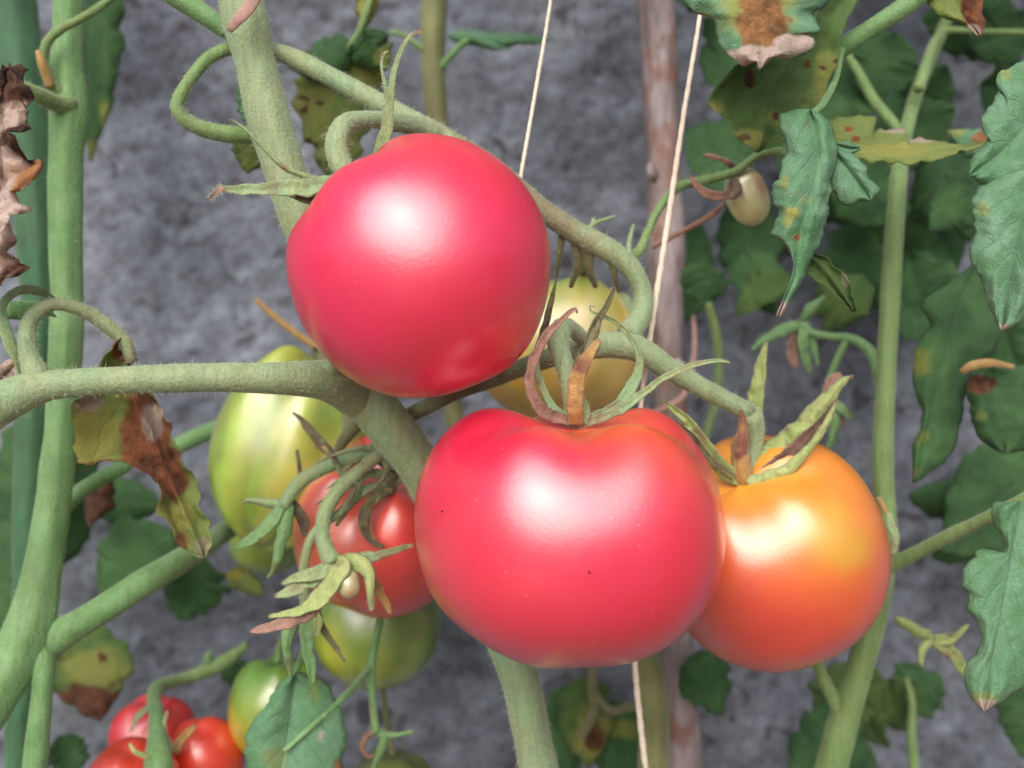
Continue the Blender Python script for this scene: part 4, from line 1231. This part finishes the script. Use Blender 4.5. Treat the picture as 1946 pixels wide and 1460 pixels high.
tube('leaf_stalk', [(820, 100, .468, 7), (795, 88, .467, 6), (765, 66, .466, 5), (740, 62, .466, 5)], M['stem_back'], pb, seed=115)
gleaf('leaf', 1110, 1285, 1120, 1460, .48, .48, 110, M['leaf_under'], pb, seed=116, spots=[('yellow', 1130, 1400, 40, 50, .8), ('brown', 1130, 1400, 20, 30, .7)])
gleaf('leaf', 1090, 1300, 1060, 1500, .49, .49, 120, M['leaf_dark'], pb, seed=117)
gleaf('leaf', 1160, 1330, 1190, 1500, .49, .49, 110, M['leaf_dark'], pb, seed=118, spots=[('yellow', 1190, 1385, 40, 18, .8)])
tube('branch', [(1130, 1260, .47, 8), (1125, 1300, .47, 10), (1130, 1350, .475, 10), (1105, 1400, .48, 8)], M['sepal_dark'], pb, seed=119)
tube('branch', [(1125, 1310, .47, 6), (1160, 1350, .47, 8), (1200, 1342, .46, 8), (1235, 1345, .44, 9)], M['sepal_dark'], pb, seed=120)
gleaf('leaf', 1330, 1235, 1375, 1360, .45, .45, 100, M['leaf_dark'], pb, bend=-12, seed=121, lobes=.05)
gleaf('leaf', 1340, 500, 1335, 585, .44, .445, 92, M['leaf_dark'], pb, seed=122, lobes=.04)
tube('leaf_stalk', [(1345, 575, .445, 8), (1362, 640, .45, 9), (1365, 720, .455, 9), (1350, 800, .46, 8), (1300, 950, .46, 8), (1245, 1200, .44, 8)], M['stem_back'], pb, seed=123)
gleaf('leaf', 1280, 610, 1330, 420, .50, .50, 120, M['leaf_dark'], pb, seed=124, lobes=.1)

# ------------------------------------------------------------------ right plant
pr = plant(1560, 1500, .39, 'right tomato plant with a slender green stem rising past the orange tomato')
tube('stem', [(1960, -420, .43, 14), (1850, -80, .45, 10), (1790, 60, .445, 11), (1745, 170, .43, 12), (1718, 270, .405, 14), (1706, 360, .388, 17), (1696, 500, .385, 18), (1688, 640, .385, 19), (1682, 760, .385, 18), (1678, 900, .386, 20),
              (1686, 1000, .386, 19), (1684, 1070, .387, 20), (1660, 1180, .388, 23), (1625, 1300, .390, 26), (1596, 1400, .391, 30), (1575, 1500, .392, 31)] + down(1570, .392, -20, 34), M['stem_back'], pr, seg=16, step=.004, rough=.04, ridge=.04,
     hairs=2200, hair_span=(.08, .36), hair_len=.0006, seed=131)
tube('branch', [(1684, 1080, .387, 16), (1720, 1062, .382, 14), (1790, 1026, .37, 13), (1870, 988, .355, 13), (1950, 948, .342, 13), (2040, 900, .33, 12)], M['stem_back'], pr, hairs=500, hair_len=.0007, seed=132)
tube('branch', [(1612, 1380, .390, 16), (1585, 1330, .39, 14), (1565, 1290, .39, 12), (1548, 1250, .392, 10), (1530, 1200, .40, 8)], M['stem_back'], pr, seed=133)
tube('branch', [(1560, 130, .345, 13), (1610, 85, .338, 17), (1660, 52, .335, 17), (1710, 20, .333, 18), (1770, -25, .331, 18), (1900, -110, .33, 18)], M['stem_green'], pr, hairs=500, hair_len=.0006, seed=134)
tube('branch', [(1560, 40, .44, 5), (1600, 90, .436, 7), (1630, 135, .43, 8), (1660, 190, .425, 10), (1700, 238, .418, 10), (1718, 270, .41, 8)], M['stem_back'], pr, seed=135)
tube('branch', [(1745, 170, .41, 10), (1790, 62, .43, 7), (1860, 60, .43, 6), (1960, 62, .43, 6)], M['stem_back'], pr, seed=136)
# top leaf with the burnt patch
leaf('leaf', [(1420, -90, .300), (1430, -30, .297), (1440, 30, .294), (1446, 80, .292), (1442, 134, .291)],
     [(1440, -90), (1560, -60), (1590, -20), (1570, 5), (1545, 25), (1556, 62), (1530, 66), (1546, 82), (1538, 98), (1500, 108), (1475, 110), (1442, 134)],
     [(1400, -90), (1300, -40), (1298, 0), (1315, 18), (1335, 28), (1352, 40), (1362, 70), (1372, 98), (1392, 114), (1420, 122), (1432, 114), (1442, 134)],
     M['leaf'], pr, dl=.004, dr=.005, bulge=.003, crinkle=.0013, quilt=.0007, nu=60, nv=12, seed=141,
     spots=[('brown', 1450, 40, 48, 60, .95), ('pale', 1440, 108, 60, 22, .95), ('pale', 1510, 82, 40, 20, .9), ('yellow', 1440, 10, 70, 60, .8), ('yellow', 1340, 32, 16, 10, .6)],
     label='leaf with a scorched brown and papery pale patch at the top edge')
leaf('leaf', [(1590, -90, .325), (1560, 0, .322), (1520, 90, .320), (1470, 180, .318), (1440, 290, .316)],
     [(1610, -90), (1640, -20), (1612, 30), (1594, 90), (1584, 140), (1566, 190), (1558, 215), (1530, 250), (1480, 275), (1440, 292)],
     [(1560, -90), (1500, -30), (1430, 60), (1400, 120), (1365, 160), (1348, 188), (1356, 208), (1380, 226), (1400, 258), (1420, 276), (1440, 292)],
     M['leaf_under'], pr, dl=.006, dr=-.004, bulge=-.003, crinkle=.001, quilt=.0005, nu=60, nv=12, seed=142,
     spots=[('brown', 1425, 150, 12, 20, .95), ('brown', 1372, 165, 6, 6, .9), ('brown', 1532, 124, 6, 8, .9), ('brown', 1562, 130, 8, 6, .9), ('brown', 1476, 220, 7, 8, .9), ('yellow', 1570, 150, 24, 60, .6), ('yellow', 1420, 262, 34, 18, .7),
            ('brown', 1408, 262, 16, 8, .7), ('brown', 1585, 120, 8, 6, .7), ('yellow', 1360, 205, 20, 12, .7), ('brown', 1525, 192, 8, 5, .7), ('yellow', 1470, 225, 16, 14, .5)],
     label='olive spotted underside of a leaf below the scorched one')
# drooping leaf with leaf-miner trails
leaf('leaf', [(1540, 208, .306), (1552, 260, .302), (1548, 330, .299), (1530, 400, .298), (1515, 460, .298), (1505, 520, .299), (1478, 602, .300)],
     [(1545, 206), (1575, 226), (1590, 270), (1588, 310), (1578, 350), (1575, 395), (1572, 430), (1556, 462), (1542, 485), (1530, 520), (1512, 548), (1498, 575), (1484, 602)],
     [(1535, 206), (1505, 208), (1485, 222), (1490, 250), (1495, 285), (1482, 318), (1470, 360), (1470, 385), (1480, 398), (1478, 420), (1468, 448), (1490, 462), (1502, 478), (1508, 500), (1502, 530), (1490, 560), (1474, 602)],
     M['leaf'], pr, dl=.005, dr=.003, bulge=.0035, crinkle=.0012, quilt=.0006, nu=70, nv=12, seed=143,
     spots=[('yellow', 1492, 345, 8, 14, .8), ('yellow', 1505, 405, 14, 12, .9), ('yellow', 1500, 420, 8, 10, .8), ('brown', 1515, 452, 10, 8, .7), ('pale', 1482, 590, 14, 24, .9), ('brown', 1535, 235, 5, 5, .6), ('yellow', 1530, 380, 10, 6, .6), ('brown', 1532, 388, 5, 4, .6), ('brown', 1504, 368, 5, 4, .6)],
     label='drooping blue-green leaf with pale squiggly trails')
leaf('leaf', [(1582, 285, .309), (1610, 320, .308), (1640, 360, .308), (1655, 380, .308)],
     [(1584, 280), (1620, 292), (1642, 312), (1655, 340), (1672, 360), (1655, 380)], [(1580, 290), (1574, 330), (1578, 358), (1595, 382), (1620, 390), (1636, 384), (1655, 380)],
     M['leaf'], pr, bulge=.002, seed=144, nu=30)
leaf('leaf', [(1530, 480, .303), (1560, 505, .305), (1600, 560, .309), (1622, 592, .311)],
     [(1535, 478), (1570, 490), (1602, 520), (1616, 550), (1628, 592)], [(1525, 490), (1535, 520), (1565, 545), (1600, 575), (1622, 596)],
     M['leaf_under'], pr, bulge=-.002, seed=145, nu=30, spots=[('pale', 1606, 530, 8, 20, .5)])
tube('leaf_stalk', [(1600, 95, .336, 6), (1588, 150, .33, 6), (1562, 200, .312, 7), (1545, 215, .306, 6)], M['stem_green'], pr, seed=146)
# narrow olive leaf seen edge-on
leaf('leaf', [(1560, 262, .335), (1640, 275, .338), (1720, 285, .342), (1800, 285, .346), (1880, 270, .35)],
     [(1560, 230), (1600, 222), (1664, 226), (1655, 250), (1720, 246), (1716, 262), (1770, 266), (1820, 275), (1880, 268)],
     [(1560, 290), (1620, 300), (1680, 308), (1740, 310), (1800, 298), (1880, 274)],
     M['leaf_olive'], pr, dl=.01, dr=-.008, bulge=.002, crinkle=.001, seed=147, spots=[('brown', 1612, 244, 8, 6, .9), ('brown', 1625, 264, 7, 7, .9), ('pale', 1700, 250, 30, 8, .7), ('pale', 1750, 266, 30, 8, .7), ('yellow', 1700, 285, 70, 14, .5)],
     label='narrow olive-yellow leaf seen edge-on')
leaf('leaf', [(1590, 275, .325), (1610, 282, .324), (1634, 282, .324)], [(1592, 270), (1615, 270), (1634, 280)], [(1590, 282), (1608, 298), (1634, 286)], M['leaf'], pr, seed=148, nu=16)
gleaf('leaf', 1900, 285, 1800, 250, .39, .392, 60, M['leaf'], pr, bend=8, seed=149, spots=[('brown', 1865, 262, 22, 12, .8), ('yellow', 1815, 245, 16, 16, .7)])
# big pale leaf at the right edge: two leaflets
rl = tube('leaf', [(2050, 100, .30, 8), (2020, 180, .299, 8), (2000, 260, .298, 8), (1990, 330, .298, 7)], M['stem_green'], pr, seed=150, label='large pale blue-green leaf at the right edge')
leaf('leaflet', [(2010, 200, .297), (1960, 230, .294), (1900, 290, .291), (1842, 334, .290)],
     [(2010, 240), (1990, 300), (1960, 340), (1915, 348), (1880, 350), (1865, 345), (1842, 336)],
     [(2010, 130), (1960, 118), (1925, 124), (1902, 138), (1896, 158), (1906, 168), (1888, 196), (1868, 226), (1866, 244), (1884, 250), (1868, 276), (1850, 300), (1840, 332)],
     M['leaf'], rl, dl=-.002, dr=.003, bulge=.0025, quilt=.0007, crinkle=.0009, nu=60, nv=14, seed=151, spots=[('yellow', 1912, 134, 14, 16, .6)])
leaf('leaflet', [(1985, 300, .289), (1950, 380, .287), (1930, 470, .285), (1915, 560, .285), (1905, 628, .286)],
     [(2010, 300), (2000, 400), (1990, 500), (1965, 570), (1940, 606), (1925, 622), (1905, 628)],
     [(1960, 290), (1900, 300), (1868, 340), (1850, 385), (1850, 430), (1843, 490), (1850, 515), (1866, 540), (1878, 580), (1890, 610), (1903, 627)],
     M['leaf'], rl, dl=-.004, dr=.004, bulge=.003, quilt=.0008, crinkle=.0009, nu=60, nv=14, seed=152, spots=[('yellow', 1870, 400, 12, 16, .5), ('pale', 1908, 622, 12, 8, .7)])
gleaf('leaf', 1880, 345, 1765, 440, .41, .41, 112, M['leaf_dark'], pr, bend=-8, seed=153, lobes=.05)
leaf('leaf', [(1870, 480, .385), (1830, 560, .382), (1800, 650, .38), (1775, 760, .378), (1738, 918, .376)],
     [(1900, 500), (1900, 580), (1895, 660), (1850, 700), (1830, 760), (1822, 820), (1800, 870), (1738, 920)],
     [(1850, 500), (1800, 540), (1748, 580), (1762, 615), (1735, 680), (1738, 740), (1750, 790), (1735, 850), (1734, 918)],
     M['leaf_dark'], pr, dl=.004, dr=.004, bulge=.002, crinkle=.0008, seed=154, spots=[('yellow', 1748, 690, 20, 24, .8), ('yellow', 1750, 830, 16, 14, .5), ('yellow', 1738, 900, 8, 14, .5)],
     label='long hanging green leaf right of the slender stem')
leaf('leaf', [(1880, 700, .375), (1890, 760, .371), (1900, 820, .37), (1910, 862, .371)],
     [(1900, 696), (1960, 700), (2010, 760), (1990, 830), (1950, 856), (1910, 862)], [(1870, 696), (1842, 716), (1840, 770), (1850, 810), (1876, 846), (1908, 862)],
     M['leaf_dark'], pr, dl=.003, dr=.003, bulge=.003, seed=155, spots=[('brown', 1862, 730, 34, 18, .8), ('yellow', 1865, 790, 10, 10, .5)], label='rounded dark green leaf with a browned upper rim')
tube('leaf_rim', [(1826, 708, .367, 5), (1845, 696, .365, 9), (1880, 690, .365, 8), (1925, 698, .368, 5)], M['sepal_ochre'], pr, flat=.5, seed=156)
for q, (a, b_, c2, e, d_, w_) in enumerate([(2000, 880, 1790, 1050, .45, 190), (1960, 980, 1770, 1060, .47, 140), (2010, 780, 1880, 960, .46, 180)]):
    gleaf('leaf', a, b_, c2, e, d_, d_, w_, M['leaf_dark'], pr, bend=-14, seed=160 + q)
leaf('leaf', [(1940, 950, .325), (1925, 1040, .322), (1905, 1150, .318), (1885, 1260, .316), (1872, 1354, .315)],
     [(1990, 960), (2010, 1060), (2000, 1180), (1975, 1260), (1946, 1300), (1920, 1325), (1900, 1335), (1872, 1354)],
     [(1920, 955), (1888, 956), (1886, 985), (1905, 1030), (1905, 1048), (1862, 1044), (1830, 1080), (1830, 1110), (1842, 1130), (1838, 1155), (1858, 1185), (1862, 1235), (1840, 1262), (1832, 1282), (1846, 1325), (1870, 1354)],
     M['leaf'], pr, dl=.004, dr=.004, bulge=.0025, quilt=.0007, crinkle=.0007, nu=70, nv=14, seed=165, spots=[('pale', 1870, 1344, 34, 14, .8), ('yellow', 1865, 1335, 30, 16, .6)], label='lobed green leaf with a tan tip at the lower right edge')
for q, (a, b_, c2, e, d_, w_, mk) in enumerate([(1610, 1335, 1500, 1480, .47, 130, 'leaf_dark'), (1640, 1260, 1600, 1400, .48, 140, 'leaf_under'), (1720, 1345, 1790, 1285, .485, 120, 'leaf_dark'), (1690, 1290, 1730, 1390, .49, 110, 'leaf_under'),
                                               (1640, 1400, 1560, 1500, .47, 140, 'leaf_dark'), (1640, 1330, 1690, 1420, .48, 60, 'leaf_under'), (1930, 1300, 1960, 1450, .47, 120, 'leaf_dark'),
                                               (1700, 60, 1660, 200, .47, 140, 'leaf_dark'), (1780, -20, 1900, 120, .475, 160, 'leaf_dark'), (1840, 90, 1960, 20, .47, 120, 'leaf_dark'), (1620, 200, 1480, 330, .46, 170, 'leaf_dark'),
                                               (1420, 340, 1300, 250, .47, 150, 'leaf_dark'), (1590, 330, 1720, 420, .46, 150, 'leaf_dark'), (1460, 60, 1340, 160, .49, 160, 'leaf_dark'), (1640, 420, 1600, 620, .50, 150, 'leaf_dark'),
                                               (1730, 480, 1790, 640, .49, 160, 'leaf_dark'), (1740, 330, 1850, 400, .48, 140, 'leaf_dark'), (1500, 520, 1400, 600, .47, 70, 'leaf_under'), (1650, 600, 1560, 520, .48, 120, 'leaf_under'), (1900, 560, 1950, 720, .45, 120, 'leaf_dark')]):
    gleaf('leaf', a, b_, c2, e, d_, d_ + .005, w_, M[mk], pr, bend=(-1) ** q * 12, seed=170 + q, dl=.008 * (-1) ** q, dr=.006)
tube('branch', [(1722, 1288, .484, 4), (1733, 1335, .482, 7), (1732, 1400, .48, 9), (1740, 1500, .48, 10), (1745, 1700, .48, 10)], M['stem_back'], pr, seed=195)
leaf('leaf', [(1800, -80, .336), (1810, -20, .334), (1830, 30, .333), (1862, 70, .333)],
     [(1840, -80), (1860, -20), (1868, 30), (1866, 70)], [(1770, -80), (1762, -10), (1768, 22), (1800, 36), (1830, 48), (1858, 70)],
     M['leaf_olive'], pr, bulge=.002, crinkle=.001, seed=196, spots=[('brown', 1850, 25, 24, 50, .95), ('pale', 1845, 58, 20, 14, .8)], nu=30, label='yellow-green leaf tip with a tan edge at the top right')
# flower truss with two spent flowers, right
tube('truss', [(1682, 780, .389, 12), (1672, 720, .40, 12), (1655, 670, .41, 11), (1620, 645, .415, 10), (1580, 640, .418, 8), (1540, 632, .42, 8), (1525, 615, .42, 9)], M['stem_green'], pr, seed=197)
tube('truss', [(1610, 642, .416, 7), (1588, 690, .417, 7), (1572, 740, .418, 8), (1572, 765, .418, 9)], M['stem_green'], pr, seed=198)
spent('green star calyx with a brown shrivelled flower above the orange tomato', (1525, 615, .42), [
    ('stem_green', [(1525, 612, .42, 9), (1540, 590, .417, 12), (1555, 575, .416, 8), (1568, 562, .415, 4)], None, .45),
    ('stem_green', [(1525, 615, .42, 10), (1490, 625, .418, 13), (1450, 645, .417, 10), (1428, 665, .416, 4)], None, .45),
    ('stem_green', [(1528, 618, .42, 9), (1526, 650, .417, 11), (1534, 690, .416, 7), (1540, 712, .416, 3)], [(.75, 1, .5)], .45),
    ('stem_green', [(1532, 618, .42, 8), (1545, 660, .42, 8), (1555, 695, .42, 3)], None, .45),
    ('sepal_dry', [(1518, 625, .421, 6), (1508, 650, .421, 13), (1505, 680, .421, 13), (1512, 702, .421, 5)], [(.1, .6, .5)], .6)], hairs=0)
spent('small green calyx with a brown flower beside the longest sepal', (1578, 768, .418), [
    ('stem_green', [(1576, 762, .418, 8), (1588, 800, .416, 12), (1582, 835, .415, 9), (1570, 858, .415, 3)], None, .45),
    ('stem_green', [(1580, 764, .418, 8), (1600, 778, .416, 10), (1618, 795, .416, 4)], None, .45),
    ('sepal_dry', [(1582, 770, .419, 5), (1596, 792, .419, 9), (1602, 812, .419, 4)], [(.1, .9, .5)], .6)], hairs=0)
spent('pale lime star calyx against the wall at the lower right', (1775, 1215, .40), [
    ('sepal_lime', [(1770, 1215, .40, 12), (1745, 1200, .397, 13), (1720, 1185, .395, 11), (1700, 1175, .394, 5)], None, .5),
    ('sepal_lime', [(1768, 1215, .40, 12), (1755, 1235, .398, 10), (1752, 1258, .397, 7), (1754, 1268, .397, 3)], None, .5),
    ('sepal_lime', [(1775, 1215, .40, 13), (1805, 1212, .398, 12), (1830, 1195, .396, 6), (1840, 1186, .396, 3)], None, .5),
    ('sepal_lime', [(1780, 1218, .40, 14), (1805, 1240, .40, 14), (1830, 1270, .402, 12), (1850, 1300, .404, 10)], None, .6)], hairs=0)
spent('shrivelled pale flower pressed between orange tomato and slender stem', (1700, 1000, .37), [
    ('sepal', [(1690, 975, .366, 6), (1694, 1000, .364, 10), (1702, 1022, .363, 8), (1696, 1055, .363, 4)], None, .5),
    ('sepal_ochre', [(1668, 945, .368, 4), (1680, 965, .367, 7), (1692, 985, .366, 4)], None, .5)], hairs=30)

# ------------------------------------------------------------------ stake and strings
sp = [(1215, -420, .475, 36), (1235, -100, .475, 36), (1250, 60, .475, 35), (1256, 200, .475, 34), (1262, 330, .475, 33), (1266, 450, .475, 35), (1268, 600, .475, 33), (1274, 800, .475, 33), (1280, 1000, .475, 33), (1286, 1250, .475, 33), (1302, 1480, .475, 34)] + down(1302, .475, 60, 36)
o_ = P(1362, 4800, .475)
stk = thing('wooden_stake', (o_[0], .475, 0), 'reddish-brown weathered wooden stake standing behind the tomatoes', 'stake')
tube('pole', sp, M['stake'], stk, seg=18, step=.004, rough=.07, seed=201)
for q, (a, b_) in enumerate([(1240, 330), (1292, 700), (1262, 1395)]):
    tube('knot', [(a - 6, b_ - 16, .458, 6), (a, b_, .456, 12), (a + 4, b_ + 16, .458, 5)], M['stake'], stk, rough=.1, seed=202 + q)
tn = tube('dry_tendril', [(1318, 610, .455, 4), (1320, 660, .448, 5), (1312, 715, .44, 6), (1296, 755, .436, 7), (1262, 778, .434, 8), (1236, 786, .436, 7), (1225, 776, .44, 5)], M['dry'], None, hairs=0, seed=206) if False else None
tube('dry_tendril', [(1318, 600, .458, 4), (1320, 660, .448, 5), (1312, 715, .442, 6), (1296, 755, .438, 7), (1262, 778, .436, 8), (1236, 786, .438, 7), (1225, 776, .442, 5)], M['dry'], pb, seed=206, label='pinkish dry tendril looped around the stake')


def twine(pts, label):
    b0 = P(*pts[-1][:3])
    o = thing('twine', tuple(b0), label, 'string', 'tying strings')
    W = np.array([[*P(a, b_, d), r / F * d] for a, b_, d, r in pts])
    C = catmull(W, 700)
    for k in range(2):                               # two plied strands
        ph_ = np.linspace(0, 260, 700) + k * math.pi
        off = np.stack([np.cos(ph_), np.sin(ph_) * .6, np.zeros(700)], 1) * (C[:, 3:4] * .14)
        tube('strand', np.concatenate([C[:, :3] + off, C[:, 3:4] * .8], 1), M['twine'], o, seg=8, step=.0012, cap=700, rough=.08, world_pts=True, seed=210 + k)


twine([(1170, -900, .35, 3.6), (1048, -10, .348, 3.6), (1020, 160, .348, 4), (988, 345, .348, 4.2), (960, 520, .352, 4), (930, 722, .356, 4)], 'pale tying string running down behind the highest tomato')
twine([(1450, -900, .345, 6), (1336, -10, .345, 4.5), (1300, 215, .346, 5.5), (1268, 430, .348, 6.5), (1240, 610, .350, 6.5), (1216, 790, .352, 5.5), (1203, 1000, .362, 6), (1206, 1250, .364, 6.5), (1222, 1420, .366, 6.5), (1232, 1500, .368, 6.5), (1250, 1800, .372, 6.5)], 'cream tying string crossing in front of the stake')

# small marks on the fruit skins
fleck(t1, 'blemish', 748, 427, on_front(799, 511, .300, 243, 236, 748, 427, 1.03), 4, M['blemish'])
for (a, b_, r_) in [(915, 294, 3.5), (901, 310, 3.5), (933, 314, 3)]:
    fleck(t1, 'scab', a, b_, on_front(799, 511, .300, 243, 236, a, b_, .98), r_, M['scab'])
for (a, b_) in [(840, 972), (1120, 1088)]:
    fleck(t2, 'blemish', a, b_, on_front(1085, 1006, .305, 295, 246, a, b_), 2.2, M['blemish'])

# ------------------------------------------------------------------ the plants go on above the picture: unseen leaves added to shade the wall
rs_ = np.random.default_rng(3)
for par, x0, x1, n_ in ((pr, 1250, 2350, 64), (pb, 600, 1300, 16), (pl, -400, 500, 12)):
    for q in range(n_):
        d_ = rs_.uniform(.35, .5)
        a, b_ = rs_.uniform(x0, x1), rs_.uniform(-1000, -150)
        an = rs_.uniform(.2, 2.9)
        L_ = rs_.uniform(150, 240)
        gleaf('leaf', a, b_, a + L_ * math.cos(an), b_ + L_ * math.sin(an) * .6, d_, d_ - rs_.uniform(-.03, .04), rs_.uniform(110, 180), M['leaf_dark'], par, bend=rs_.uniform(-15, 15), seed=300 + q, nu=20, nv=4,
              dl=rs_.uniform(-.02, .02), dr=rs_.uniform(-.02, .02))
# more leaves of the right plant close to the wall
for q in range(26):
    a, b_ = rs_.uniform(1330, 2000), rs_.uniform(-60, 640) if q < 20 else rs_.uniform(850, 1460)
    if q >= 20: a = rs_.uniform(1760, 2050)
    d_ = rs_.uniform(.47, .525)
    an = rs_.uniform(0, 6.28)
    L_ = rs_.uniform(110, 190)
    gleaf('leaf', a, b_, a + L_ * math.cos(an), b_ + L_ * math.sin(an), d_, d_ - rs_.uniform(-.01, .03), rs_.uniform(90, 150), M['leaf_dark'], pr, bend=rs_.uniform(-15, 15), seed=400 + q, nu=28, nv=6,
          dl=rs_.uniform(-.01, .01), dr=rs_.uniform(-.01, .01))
